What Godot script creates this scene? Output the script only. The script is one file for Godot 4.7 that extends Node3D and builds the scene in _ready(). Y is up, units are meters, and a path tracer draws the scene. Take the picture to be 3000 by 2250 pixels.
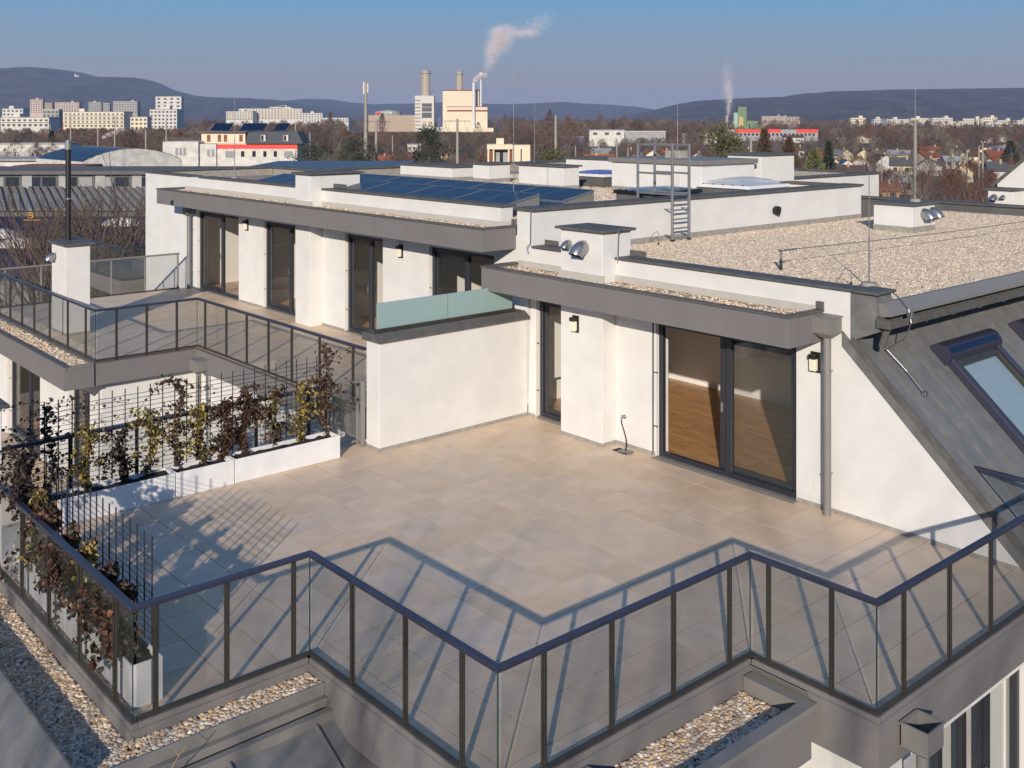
extends Node3D
# A roof terrace of a white apartment house on a winter afternoon.
# Metres; the terrace floor is y = 0, +x runs along the house front to the right, -z runs into the house.

const EYE := Vector3(0.0, 5.48, 0.0)      # where the photographer's camera hovers
const YAW := 0.85451                      # radians it is turned to the left of -z
const GROUND := -10.0                     # street level
const SUN := Vector3(-2.0, -1.08, -2.35)  # the way sunlight travels

var rng := RandomNumberGenerator.new()
var M := {}
var taken := {}
var origin := {}


class MB:
	var v := PackedVector3Array()
	var n := PackedVector3Array()
	var c := PackedColorArray()
	var tint := Color(1, 1, 1)
	var tinted := false

	func tri(a: Vector3, b: Vector3, d: Vector3) -> void:
		var m := (d - a).cross(b - a)
		if m.length_squared() < 1e-16:
			return
		m = m.normalized()
		v.append(a); v.append(b); v.append(d)
		n.append(m); n.append(m); n.append(m)
		if tinted:
			c.append(tint); c.append(tint); c.append(tint)

	func tri_s(a: Vector3, b: Vector3, d: Vector3, na: Vector3, nb: Vector3, nd: Vector3) -> void:
		v.append(a); v.append(b); v.append(d)
		n.append(na); n.append(nb); n.append(nd)
		if tinted:
			c.append(tint); c.append(tint); c.append(tint)

	# a flat face whose front looks along "out"
	func face(p: Array, out: Vector3) -> void:
		var m: Vector3 = (p[2] - p[0]).cross(p[1] - p[0])
		if p.size() > 3 and m.length_squared() < 1e-14:
			m = (p[3] - p[0]).cross(p[2] - p[0])
		var q := p if m.dot(out) >= 0.0 else Array(p).duplicate()
		if m.dot(out) < 0.0:
			q.reverse()
		for i in range(1, q.size() - 1):
			tri(q[0], q[i], q[i + 1])

	func box(lo: Vector3, hi: Vector3, ch := 0.0) -> void:
		obox(Transform3D(Basis(), (lo + hi) * 0.5), (hi - lo).abs(), ch)

	# a box of the given size about t, its edges chamfered by ch
	func obox(t: Transform3D, size: Vector3, ch := 0.0) -> void:
		var h := size * 0.5
		if ch <= 0.0:
			for ax in 3:
				for s in [-1.0, 1.0]:
					var o := Vector3.ZERO
					o[ax] = s
					var e := []
					for k in [[-1.0, -1.0], [1.0, -1.0], [1.0, 1.0], [-1.0, 1.0]]:
						var q := Vector3.ZERO
						q[ax] = s * h[ax]
						q[(ax + 1) % 3] = k[0] * h[(ax + 1) % 3]
						q[(ax + 2) % 3] = k[1] * h[(ax + 2) % 3]
						e.append(t * q)
					face(e, t.basis * o)
			return
		ch = minf(ch, minf(h.x, minf(h.y, h.z)) * 0.9)
		var pt := func(sx: float, sy: float, sz: float, ax: int) -> Vector3:
			var q := Vector3(sx * (h.x - ch), sy * (h.y - ch), sz * (h.z - ch))
			q[ax] = [sx, sy, sz][ax] * h[ax]
			return t * q
		for ax in 3:
			for s in [-1.0, 1.0]:
				var e := []
				for k in [[-1.0, -1.0], [1.0, -1.0], [1.0, 1.0], [-1.0, 1.0]]:
					var g := [0.0, 0.0, 0.0]
					g[ax] = s
					g[(ax + 1) % 3] = k[0]
					g[(ax + 2) % 3] = k[1]
					e.append(pt.call(g[0], g[1], g[2], ax))
				var o := Vector3.ZERO
				o[ax] = s
				face(e, t.basis * o)
			for s1 in [-1.0, 1.0]:
				for s2 in [-1.0, 1.0]:
					var a1 := (ax + 1) % 3
					var a2 := (ax + 2) % 3
					var g := [0.0, 0.0, 0.0]
					g[a1] = s1
					g[a2] = s2
					var o := Vector3(g[0], g[1], g[2])
					g[ax] = -1.0
					var p1: Vector3 = pt.call(g[0], g[1], g[2], a1)
					var p4: Vector3 = pt.call(g[0], g[1], g[2], a2)
					g[ax] = 1.0
					var p2: Vector3 = pt.call(g[0], g[1], g[2], a1)
					var p3: Vector3 = pt.call(g[0], g[1], g[2], a2)
					face([p1, p2, p3, p4], t.basis * o)
		for sx in [-1.0, 1.0]:
			for sy in [-1.0, 1.0]:
				for sz in [-1.0, 1.0]:
					face([pt.call(sx, sy, sz, 0), pt.call(sx, sy, sz, 1), pt.call(sx, sy, sz, 2)], t.basis * Vector3(sx, sy, sz))

	# a bar of rectangular section from a to b; "up" is the direction of its height
	func bar(a: Vector3, b: Vector3, w: float, h: float, up := Vector3.UP, ch := 0.0) -> void:
		var f := (b - a).normalized()
		var r := f.cross(up)
		if r.length() < 0.01:
			r = f.cross(Vector3.RIGHT)
		r = r.normalized()
		var u := r.cross(f)
		obox(Transform3D(Basis(r, u, -f), (a + b) * 0.5), Vector3(w, h, (b - a).length()), ch)

	func tube(a: Vector3, b: Vector3, ra: float, rb: float, k := 10, caps := true) -> void:
		var f := (b - a).normalized()
		var r := f.cross(Vector3.UP if absf(f.y) < 0.95 else Vector3.RIGHT).normalized()
		var u := r.cross(f)
		for i in k:
			var t0 := TAU * i / k
			var t1 := TAU * (i + 1) / k
			var d0 := r * cos(t0) + u * sin(t0)
			var d1 := r * cos(t1) + u * sin(t1)
			tri_s(a + d0 * ra, b + d1 * rb, b + d0 * rb, d0, d1, d0)
			tri_s(a + d0 * ra, a + d1 * ra, b + d1 * rb, d0, d1, d1)
			if caps:
				face([a, a + d0 * ra, a + d1 * ra], -f)
				face([b, b + d1 * rb, b + d0 * rb], f)

	func path(p: Array, r: float, k := 6) -> void:
		for i in p.size() - 1:
			tube(p[i], p[i + 1], r, r, k)

	# a polygon in the plane of two axes, pulled from lo to hi along the third
	func prism(poly: Array, axis: int, lo: float, hi: float) -> void:
		var pk := PackedVector2Array(poly)
		var idx := Geometry2D.triangulate_polygon(pk)
		var at := func(q: Vector2, w: float) -> Vector3:
			return Vector3(q.x, q.y, w) if axis == 2 else (Vector3(w, q.y, q.x) if axis == 0 else Vector3(q.x, w, q.y))
		var o := Vector3.ZERO
		o[axis] = 1.0
		for i in range(0, idx.size(), 3):
			var a := pk[idx[i]]
			var b := pk[idx[i + 1]]
			var d := pk[idx[i + 2]]
			face([at.call(a, hi), at.call(b, hi), at.call(d, hi)], o)
			face([at.call(a, lo), at.call(b, lo), at.call(d, lo)], -o)
		var turn := 0.0
		for i in pk.size():
			turn += pk[i].cross(pk[(i + 1) % pk.size()])
		for i in pk.size():
			var a := pk[i]
			var b := pk[(i + 1) % pk.size()]
			var e := (b - a)
			var nn := Vector2(e.y, -e.x) * (1.0 if turn > 0.0 else -1.0)
			face([at.call(a, lo), at.call(b, lo), at.call(b, hi), at.call(a, hi)], at.call(nn, 0.0))

	# rings of points joined with smooth sides
	func loft(rings: Array, centers: Array) -> void:
		for i in rings.size() - 1:
			var k: int = rings[i].size()
			for j in k:
				var a: Vector3 = rings[i][j]
				var b: Vector3 = rings[i][(j + 1) % k]
				var d: Vector3 = rings[i + 1][(j + 1) % k]
				var e: Vector3 = rings[i + 1][j]
				var na: Vector3 = (a - centers[i]).normalized()
				var nb: Vector3 = (b - centers[i]).normalized()
				var nd: Vector3 = (d - centers[i + 1]).normalized()
				var ne: Vector3 = (e - centers[i + 1]).normalized()
				tri_s(a, b, d, na, nb, nd)
				tri_s(a, d, e, na, nd, ne)

	func mesh(shift := Vector3.ZERO) -> ArrayMesh:
		var arr := []
		arr.resize(Mesh.ARRAY_MAX)
		if shift != Vector3.ZERO:
			for i in v.size():
				v[i] -= shift
		arr[Mesh.ARRAY_VERTEX] = v
		arr[Mesh.ARRAY_NORMAL] = n
		if tinted:
			arr[Mesh.ARRAY_COLOR] = c
		var m := ArrayMesh.new()
		m.add_surface_from_arrays(Mesh.PRIMITIVE_TRIANGLES, arr)
		return m


func numbered(called: String) -> String:
	if not taken.has(called):
		taken[called] = 0
		return called
	taken[called] += 1
	return "%s_%03d" % [called, taken[called]]

func tag(o: Node, label: String, category: String, group := "") -> void:
	o.set_meta("label", label)
	o.set_meta("category", category)
	if group:
		o.set_meta("group", group)

func thing(called: String, label: String, category: String, at := Vector3.ZERO, group := "") -> Node3D:
	var o := Node3D.new()
	o.name = numbered(called)
	add_child(o)
	o.position = at
	origin[o] = at
	tag(o, label, category, group)
	return o

func setting(called: String, at := Vector3.ZERO) -> Node3D:
	var o := Node3D.new()
	o.name = numbered(called)
	add_child(o)
	o.position = at
	origin[o] = at
	o.set_meta("kind", "structure")
	return o

# commits a shape given in world coordinates as one named mesh under its parent
func part(parent: Node, called: String, mb: MB, mat: Material, kind := "") -> MeshInstance3D:
	var o := MeshInstance3D.new()
	o.name = called
	o.mesh = mb.mesh(origin.get(parent, Vector3.ZERO))
	o.material_override = mat
	parent.add_child(o, true)
	origin[o] = origin.get(parent, Vector3.ZERO)
	if kind:
		o.set_meta("kind", kind)
	return o

func bpart(parent: Node, called: String, lo: Vector3, hi: Vector3, mat: Material, ch := 0.0) -> MeshInstance3D:
	var mb := MB.new()
	mb.box(lo, hi, ch)
	return part(parent, called, mb, mat)

func copy(o: Node3D, at: Vector3, label: String) -> Node3D:
	var r: Node3D = o.duplicate()
	r.name = numbered(String(o.name))
	add_child(r)
	r.position = at
	r.set_meta("label", label)
	return r

# a point beside and ahead of the camera, along the ground: metres to the right, metres ahead
func far(lat: float, dep: float, y := GROUND) -> Vector3:
	return Vector3(cos(YAW) * lat - sin(YAW) * dep, y, -sin(YAW) * lat - cos(YAW) * dep)

func far_basis(turn := 0.0) -> Basis:
	return Basis(Vector3.UP, YAW + turn)

# ---------------------------------------------------------------- materials

func noise_tex(size: int, freq: float, oct: int, lo: float, hi: float, seed_: int, contrast := 1.0, kind := FastNoiseLite.TYPE_SIMPLEX_SMOOTH) -> ImageTexture:
	var f := FastNoiseLite.new()
	f.seed = seed_
	f.noise_type = kind
	f.frequency = freq
	f.fractal_octaves = oct
	var im := f.get_seamless_image(size, size)
	im.convert(Image.FORMAT_L8)
	var data := im.get_data()
	for i in data.size():
		var t := clampf((data[i] / 255.0 - 0.5) * contrast + 0.5, 0.0, 1.0)
		data[i] = int(255.0 * lerpf(lo, hi, t))
	var res := Image.create_from_data(size, size, false, Image.FORMAT_L8, data)
	res.convert(Image.FORMAT_RGB8)
	res.generate_mipmaps()
	return ImageTexture.create_from_image(res)

func lin(r: float, g: float, b: float, a := 1.0) -> Color:
	var k := Color(r, g, b).linear_to_srgb()
	k.a = a
	return k

func mat(key: String, r: float, g: float, b: float, rough: float, opt := {}) -> StandardMaterial3D:
	var m := StandardMaterial3D.new()
	m.resource_name = key
	m.albedo_color = lin(r, g, b, opt.get("alpha", 1.0))
	m.roughness = rough
	m.metallic = opt.get("metal", 0.0)
	m.metallic_specular = opt.get("spec", 0.5)
	if opt.has("alpha"):
		m.transparency = BaseMaterial3D.TRANSPARENCY_ALPHA
		m.cull_mode = BaseMaterial3D.CULL_DISABLED
	if opt.has("tex"):
		m.albedo_texture = opt.tex
		m.uv1_triplanar = true
		m.uv1_world_triplanar = true
		m.uv1_scale = opt.get("scale", Vector3.ONE)
	if opt.has("detail"):
		m.detail_enabled = true
		m.detail_blend_mode = BaseMaterial3D.BLEND_MODE_MUL
		m.detail_albedo = opt.detail
		m.detail_uv_layer = BaseMaterial3D.DETAIL_UV_2
		m.uv2_triplanar = true
		m.uv2_world_triplanar = true
		m.uv2_scale = opt.get("dscale", Vector3.ONE)
	if opt.has("bump"):
		m.heightmap_enabled = true
		m.heightmap_texture = opt.bump
		m.heightmap_scale = opt.get("bump_cm", 0.3)
		m.uv1_triplanar = true
		m.uv1_world_triplanar = true
		m.uv1_scale = opt.get("scale", Vector3.ONE)
	if opt.get("vc", false):
		m.vertex_color_use_as_albedo = true
	if opt.has("rough_tex"):
		m.roughness_texture = opt.rough_tex
	if opt.has("backlight"):
		m.backlight_enabled = true
		m.backlight = lin(opt.backlight[0], opt.backlight[1], opt.backlight[2])
	m.cull_mode = BaseMaterial3D.CULL_DISABLED if opt.get("both", false) else m.cull_mode
	M[key] = m
	return m

func make_materials() -> void:
	var grain := noise_tex(512, 0.09, 3, 0.93, 1.0, 1)
	var fine := noise_tex(512, 0.22, 2, 0.0, 1.0, 2)
	var cloud := noise_tex(512, 0.010, 4, 0.93, 1.0, 3, 1.4)
	var soft := noise_tex(512, 0.008, 4, 0.965, 1.0, 4, 1.3)
	var wear := noise_tex(512, 0.02, 5, 0.86, 1.0, 5, 1.5)
	var patchy := noise_tex(512, 0.02, 5, 0.45, 1.0, 15, 2.0)
	var rough_map := noise_tex(512, 0.012, 4, 0.78, 1.0, 6, 1.5)
	var u1 := Vector3.ONE
	mat("plaster", 0.715, 0.71, 0.70, 0.9, {"tex": soft, "scale": u1 * 0.16, "detail": grain, "dscale": u1 * 1.6, "bump": fine, "bump_cm": 0.12})
	M.plaster.uv1_scale = u1 * 0.35
	mat("plinth", 0.33, 0.315, 0.29, 0.85, {"tex": wear, "scale": u1 * 0.7})
	mat("fascia", 0.182, 0.172, 0.175, 0.85, {"tex": soft, "scale": u1 * 0.3, "detail": grain, "dscale": u1 * 2.0, "bump": fine, "bump_cm": 0.1})
	mat("trim", 0.118, 0.116, 0.114, 0.62, {"tex": wear, "scale": u1 * 0.5, "spec": 0.3})
	mat("flashing", 0.46, 0.44, 0.41, 0.8, {"tex": soft, "scale": u1})
	mat("sheet", 0.20, 0.20, 0.20, 0.55, {"tex": wear, "scale": u1 * 0.23, "detail": cloud, "dscale": u1 * 0.9, "metal": 0.12})
	mat("zinc", 0.235, 0.228, 0.22, 0.55, {"tex": soft, "scale": u1 * 0.8, "detail": grain, "dscale": u1 * 3.0, "metal": 0.15})
	mat("steel", 0.42, 0.43, 0.44, 0.35, {"metal": 0.85, "tex": wear, "scale": u1 * 2.0})
	mat("galvanised", 0.27, 0.28, 0.30, 0.5, {"metal": 0.45, "tex": wear, "scale": u1 * 2.0})
	mat("frame", 0.028, 0.030, 0.040, 0.4, {"tex": grain, "scale": u1})
	mat("rail_paint", 0.036, 0.037, 0.064, 0.34, {"tex": grain, "scale": u1 * 2.0})
	mat("post_paint", 0.055, 0.052, 0.047, 0.42, {"tex": wear, "scale": u1 * 3.0, "metal": 0.3})
	mat("black", 0.012, 0.012, 0.014, 0.45)
	mat("rubber", 0.02, 0.02, 0.02, 0.7)
	mat("pane", 0.07, 0.08, 0.068, 0.02, {"alpha": 0.24, "spec": 0.55})
	mat("glass_edge", 0.02, 0.05, 0.04, 0.2)
	mat("steam", 0.80, 0.72, 0.73, 0.95, {"both": true})
	mat("window_pane", 0.05, 0.09, 0.075, 0.02, {"alpha": 0.09, "spec": 0.6})
	mat("frosted", 0.30, 0.42, 0.42, 0.5, {"backlight": [0.3, 0.4, 0.4]})
	mat("white_paint", 0.74, 0.745, 0.76, 0.4, {"tex": soft, "scale": u1 * 0.8})
	mat("soil", 0.035, 0.022, 0.016, 0.95, {"tex": wear, "scale": u1 * 3.0, "bump": fine, "bump_cm": 2.0})
	mat("stone_bed", 0.16, 0.125, 0.09, 0.95, {"tex": wear, "scale": u1 * 4.0, "bump": fine, "bump_cm": 1.5})
	mat("pebble", 1.0, 1.0, 1.0, 0.8, {"vc": true})
	mat("roof_bed", 0.46, 0.375, 0.285, 0.95, {"tex": wear, "scale": u1 * 2.0, "bump": fine, "bump_cm": 1.5})
	for i in 4:
		var k: float = [1.0, 0.96, 1.03, 0.98][i]
		var w: float = [0.0, 0.012, -0.008, -0.02][i]
		mat("tile_%d" % i, 0.77 * k + w, 0.595 * k, 0.43 * k - w, 0.5, {"spec": 0.45, "tex": cloud, "scale": u1 * (0.24 + 0.03 * i), "detail": grain, "dscale": u1 * 1.3, "rough_tex": rough_map})
	mat("joint", 0.07, 0.055, 0.042, 0.95)
	mat("room_white", 0.76, 0.75, 0.72, 0.9)
	var planks := Image.create(512, 512, false, Image.FORMAT_RGB8)
	var fnl := FastNoiseLite.new()
	fnl.seed = 9
	fnl.frequency = 0.02
	for y in 512:
		var row := y / 32
		for x in 512:
			var e: float = 0.80 + 0.16 * fnl.get_noise_2d(x * 0.35 + row * 97.0, y * 3.0) + 0.10 * (hash(row * 31 + int((x + row * 190) / 256)) % 100) / 100.0
			if y % 32 == 0 or (x + row * 190) % 256 == 0:
				e *= 0.55
			planks.set_pixel(x, y, Color(e, e, e))
	mat("parquet", 0.66, 0.36, 0.165, 0.35, {"tex": ImageTexture.create_from_image(planks), "scale": u1 * 0.5})
	mat("solar", 0.006, 0.017, 0.055, 0.3, {"spec": 0.3, "tex": grain, "scale": u1 * 6.0})
	mat("solar_line", 0.13, 0.15, 0.19, 0.4)
	mat("lamp_glass", 0.75, 0.70, 0.56, 0.35)
	mat("socket", 0.68, 0.66, 0.62, 0.5)
	mat("acrylic", 0.42, 0.46, 0.52, 0.12, {"alpha": 0.30})
	mat("blue_acrylic", 0.10, 0.13, 0.34, 0.25)
	mat("curtain_pane", 0.28, 0.36, 0.40, 0.12, {"tex": soft, "scale": u1})
	mat("stem", 0.10, 0.065, 0.045, 0.9)
	mat("leaf", 1, 1, 1, 0.6, {"vc": true, "both": true, "backlight": [0.35, 0.3, 0.12]})
	mat("bark", 0.15, 0.115, 0.095, 0.95, {"tex": wear, "scale": u1 * 1.5})
	mat("pale_bark", 0.20, 0.175, 0.15, 0.95, {"tex": wear, "scale": u1 * 1.5})
	mat("twig", 0.115, 0.082, 0.068, 0.95, {"both": true})
	mat("red_twig", 0.115, 0.058, 0.042, 0.95, {"both": true})
	mat("grey_twig", 0.13, 0.105, 0.09, 0.95, {"both": true})
	mat("wood_twig", 1, 1, 1, 0.95, {"both": true, "vc": true})
	mat("needle_dark", 0.042, 0.052, 0.034, 0.8, {"both": true})
	mat("needle", 0.095, 0.10, 0.04, 0.8, {"both": true})
	mat("needle_light", 0.14, 0.155, 0.05, 0.8, {"both": true})
	mat("needle_brown", 0.11, 0.07, 0.04, 0.85, {"both": true})
	mat("earth", 0.10, 0.085, 0.062, 0.98, {"tex": wear, "scale": u1 * 0.011, "detail": cloud, "dscale": u1 * 0.07})
	mat("forest", 0.12, 0.105, 0.078, 0.98, {"tex": patchy, "scale": u1 * 0.0006, "detail": patchy, "dscale": u1 * 0.003})
	mat("asphalt", 0.07, 0.07, 0.07, 0.95, {"tex": wear, "scale": u1 * 0.1})
	mat("concrete", 0.33, 0.31, 0.28, 0.9, {"tex": wear, "scale": u1 * 0.4})
	mat("hall_grey", 0.115, 0.118, 0.118, 0.85, {"tex": wear, "scale": u1 * 0.1})
	mat("corrugated", 0.25, 0.235, 0.22, 0.85, {"tex": wear, "scale": u1 * 0.12})
	mat("dark_glass", 0.02, 0.028, 0.045, 0.12)
	mat("far_glass", 0.09, 0.095, 0.11, 0.2)
	mat("blind", 0.22, 0.23, 0.25, 0.6)
	mat("solar_far", 0.032, 0.026, 0.055, 0.6, {"spec": 0.2})
	mat("far_white", 0.62, 0.60, 0.57, 0.9, {"tex": wear, "scale": u1 * 0.05})
	mat("far_cream", 0.66, 0.58, 0.44, 0.9, {"tex": soft, "scale": u1 * 0.03})
	mat("far_pink", 0.55, 0.44, 0.38, 0.9, {"tex": wear, "scale": u1 * 0.05})
	mat("far_beige", 0.42, 0.34, 0.26, 0.9, {"tex": wear, "scale": u1 * 0.05})
	mat("far_grey", 0.34, 0.34, 0.35, 0.9, {"tex": wear, "scale": u1 * 0.05})
	mat("far_yellow", 0.62, 0.48, 0.20, 0.9)
	mat("red_band", 0.62, 0.045, 0.03, 0.6)
	mat("brown_band", 0.20, 0.07, 0.04, 0.8)
	mat("slate", 0.085, 0.09, 0.10, 0.7, {"tex": wear, "scale": u1 * 0.3})
	mat("roof_red", 0.22, 0.068, 0.035, 0.85, {"tex": wear, "scale": u1 * 0.3})
	mat("roof_orange", 0.30, 0.10, 0.04, 0.85, {"tex": wear, "scale": u1 * 0.3})
	mat("roof_brown", 0.10, 0.06, 0.045, 0.85, {"tex": wear, "scale": u1 * 0.3})
	mat("roof_blue", 0.035, 0.06, 0.22, 0.5, {"tex": wear, "scale": u1 * 0.3})
	mat("roof_light", 0.30, 0.31, 0.32, 0.7, {"tex": wear, "scale": u1 * 0.3})
	mat("roof_ochre", 0.33, 0.19, 0.03, 0.85)
	mat("silo_green", 0.13, 0.20, 0.12, 0.7)
	mat("silo_pale", 0.30, 0.42, 0.36, 0.7)
	mat("silo_tan", 0.45, 0.34, 0.14, 0.7)
	mat("plant_steel", 0.40, 0.36, 0.31, 0.6, { "tex": wear, "scale": u1 * 0.1})
	mat("plant_white", 0.60, 0.60, 0.62, 0.6)
	mat("yellow_sign", 0.65, 0.33, 0.03, 0.6)
	mat("dark_void", 0.02, 0.02, 0.022, 0.9)
	mat("wood_slat", 0.34, 0.20, 0.09, 0.8)
const HOUSES := [
	[-69.54, 325, 8.28, "slate", "far_white"],
	[-39.92, 322, 6.83, "roof_orange", "far_white"],
	[-24.88, 407, 2.66, "roof_brown", "far_yellow"],
	[26.51, 318, 8.84, "roof_orange", "far_cream"],
	[35.13, 407, 7.32, "roof_light", "far_yellow"],
	[46.06, 392, 2.56, "roof_brown", "far_white"],
	[37.86, 315, 5.66, "roof_brown", "far_white"],
	[51.64, 382, 3.49, "roof_red", "far_cream"],
	[55.69, 377, 4.31, "roof_red", "far_white"],
	[62.89, 355, 5.57, "slate", "far_white"],
	[90.48, 407, 7.32, "roof_brown", "far_white"],
	[115.87, 424, 4.44, "roof_brown", "far_white"],
	[103.27, 355, 5.22, "roof_red", "far_white"],
	[90.99, 300, 3.91, "slate", "far_cream"],
	[123.46, 392, 6.4, "roof_light", "far_cream"],
	[91.49, 286, 4.66, "roof_blue", "far_cream"],
	[82.47, 253, 5.77, "roof_brown", "far_cream"],
	[105.72, 318, 3.95, "roof_ochre", "far_white"],
	[65.67, 197, 4.64, "roof_orange", "wood_slat"],
	[131.39, 392, 2.56, "roof_brown", "far_cream"],
	[111.11, 315, 6.69, "roof_brown", "far_white"],
	[135.09, 382, 6.86, "roof_brown", "far_yellow"],
	[68.1, 192, 3.26, "roof_orange", "wood_slat"],
	[79.98, 218, 4.28, "roof_light", "far_grey"],
	[138.13, 373, 7.3, "roof_light", "far_yellow"],
	[108.34, 291, 5.7, "slate", "far_cream"],
	[176.01, 443, 10.12, "roof_red", "far_white"],
	[141.45, 355, 6.38, "roof_red", "far_pink"],
	[116.04, 291, 7.79, "slate", "far_white"],
	[137.88, 329, 3.86, "roof_light", "far_white"],
	[192.25, 449, 5.87, "roof_brown", "far_pink"],
	[111.8, 259, 2.03, "roof_ochre", "far_cream"],
	[161.71, 368, 6.01, "roof_brown", "far_cream"],
	[192.84, 430, 7.73, "roof_red", "far_cream"],
	[167.98, 364, 7.13, "roof_red", "far_beige"],
	[120.09, 259, 4.74, "slate", "far_white"],
	[141.29, 303, 6.52, "roof_red", "far_cream"],
	[216.52, 463, 9.07, "roof_light", "far_white"],
	[188.29, 402, 6.57, "roof_blue", "far_white"],
]
const BLOCKS := [
	[-773.56, 1700, 20.54, 38.23, "far_pink", 7, 5, "tall pinkish tower block at the far left under the wooded hill"],
	[-753.86, 1700, 12.21, 32.68, "far_beige", 5, 4, "small beige block right of the pinkish tower"],
	[-723.6, 1700, 38.3, 33.24, "far_pink", 5, 9, "long pinkish block between the beige block and the grey ones"],
	[-678.36, 1700, 21.09, 33.24, "far_grey", 6, 5, "grey slab block in the middle of the distant row"],
	[-659.76, 1700, 10.55, 32.13, "far_grey", 5, 3, "narrow grey block right of the grey slab"],
	[-628.95, 1700, 38.86, 34.9, "far_grey", 6, 9, "wide pale grey block with a taller stair tower"],
	[-295.8, 900, 21.45, 25.46, "far_white", 9, 4, "tall white tower with a dark right side"],
	[-293.54, 880, 23.85, 14.1, "far_white", 5, 7, "white flats with small balconies in front of the tall tower"],
	[-340.15, 850, 50.79, 11.86, "far_cream", 4, 14, "long cream flats with continuous balconies"],
	[-453.85, 950, 19.85, 15.41, "far_white", 3, 5, "white flats with tall windows at the left edge"],
	[-326.3, 700, 33.14, 7.08, "far_white", 2, 9, "low white office building at the left edge"],
	[-375.12, 850, 13.05, 13.81, "far_grey", 3, 4, "grey stepped flats beside the long cream ones"],
	[-285.66, 800, 13.32, 7.57, "far_cream", 3, 4, "small block of flats with dark balcony bands"],
	[-391.12, 1500, 39.67, 17.24, "far_white", 4, 10, "white complex, lower left wing with balconies"],
	[-351.16, 1520, 91.82, 21.36, "far_white", 5, 20, "white stepped complex, its long main wing"],
	[-286.54, 1500, 29.39, 14.79, "far_white", 4, 7, "white complex, shorter right wing"],
	[-244.56, 1450, 36.46, 7.85, "far_white", 2, 8, "low white hall right of the white complex"],
	[54.47, 600, 19.98, -0.4, "far_white", 1, 3, "white flat-roofed box building with one big dark window"],
	[77.68, 610, 23.9, -1.29, "far_grey", 1, 0, "long pale grey hall joined to the white box building"],
	[114.94, 640, 20.9, -2.88, "far_white", 1, 0, "very low white hall half hidden by trees"],
	[29.55, 520, 11.55, -3.01, "roof_blue", 1, 0, "low blue hall among the bare trees"],
	[-151.4, 330, 20.47, -1.96, "far_white", 1, 0, "long white shed wall at the left edge"],
	[450.24, 1800, 39.97, 11.36, "far_beige", 3, 8, "hazy beige hospital block below the right hill, left part"],
	[480.51, 1800, 32.33, 10.18, "far_beige", 3, 6, "hazy beige hospital block below the right hill, right part"],
	[430.66, 1300, 18.25, 7.6, "far_cream", 4, 5, "cream block at the left end of the far right row"],
	[465.52, 1320, 17.24, 6.34, "far_white", 3, 5, "small white block second in the far right row"],
	[476.42, 1290, 28.64, 5.9, "far_white", 4, 9, "wide white block third in the far right row"],
	[512.26, 1310, 25.24, 7.19, "far_cream", 4, 8, "cream block behind the concrete pole in the far right row"],
	[535.51, 1300, 25.89, 7.6, "far_white", 4, 8, "white block with flat roof right of the concrete pole"],
	[573.51, 1300, 24.62, 6.75, "far_white", 4, 8, "white block near the dark mast in the far right row"],
	[599.09, 1310, 17.54, 8.05, "far_cream", 4, 5, "tallest cream block in the far right row"],
	[609.53, 1290, 21.06, 4.64, "far_white", 3, 7, "low white block second from the right edge"],
	[640.58, 1300, 26.32, 4.63, "far_white", 3, 8, "low white block at the right edge"],
	[-40.3, 430, 5.34, -4.63, "far_white", 2, 3, "white cube house left of the big dark pine"],
]
const CONIFERS := [
	[-23.71, 300, 9.31, 13.0, "needle_dark", 0, "big dark pine left of the cream house"],
	[-45.66, 235, 8.82, 9.2, "needle_dark", 0, "dark spreading pine behind the upper roof, left one of two"],
	[-34.53, 235, 8.44, 10.6, "needle_dark", 0, "dark spreading pine behind the upper roof, right one of two"],
	[-22.63, 700, 10.51, 13.7, "needle_dark", 1, "dark pointed spruce at the foot of the cream power station"],
	[42.17, 210, 7.89, 14.4, "needle", 0, "large olive pine behind the lift housing"],
	[55.58, 230, 4.96, 13.5, "needle_brown", 1, "brownish spruce with a bare trunk right of the olive pine"],
	[59.66, 225, 6.76, 11.8, "needle_brown", 1, "broad brown larch beside the brownish spruce"],
	[53.52, 185, 5.74, 10.4, "needle_light", 1, "bright green cypress above the right parapet"],
	[59.09, 195, 2.93, 11.5, "needle_dark", 1, "dark slim conifer behind the bright green cypress"],
	[9.16, 230, 7.13, 9.9, "needle", 0, "olive pine beside the thin lightning rods"],
	[-167.39, 380, 4.96, 11.4, "needle_dark", 1, "dark rounded conifer at the left behind the sheds"],
	[124.13, 260, 6.79, 10.2, "needle_dark", 1, "grey-green spruce near the right edge"],
	[36.74, 150, 1.96, 9.1, "needle_dark", 0, "small dark pine low behind the white rear parapet"],
	[297.42, 900, 7.64, 14.9, "needle_dark", 1, "far dark spruce left of the cream block"],
	[303.29, 900, 8.82, 15.5, "needle_dark", 1, "far dark spruce just below the cream block"],
	[306.32, 880, 7.47, 13.2, "needle_dark", 1, "far dark spruce between cream and white blocks"],
	[337.51, 850, 9.44, 15.5, "needle_dark", 1, "far dark tree right of the concrete pole"],
	[399.1, 900, 8.82, 13.7, "needle_dark", 1, "far dark tree near the mast on the right"],
]
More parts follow.
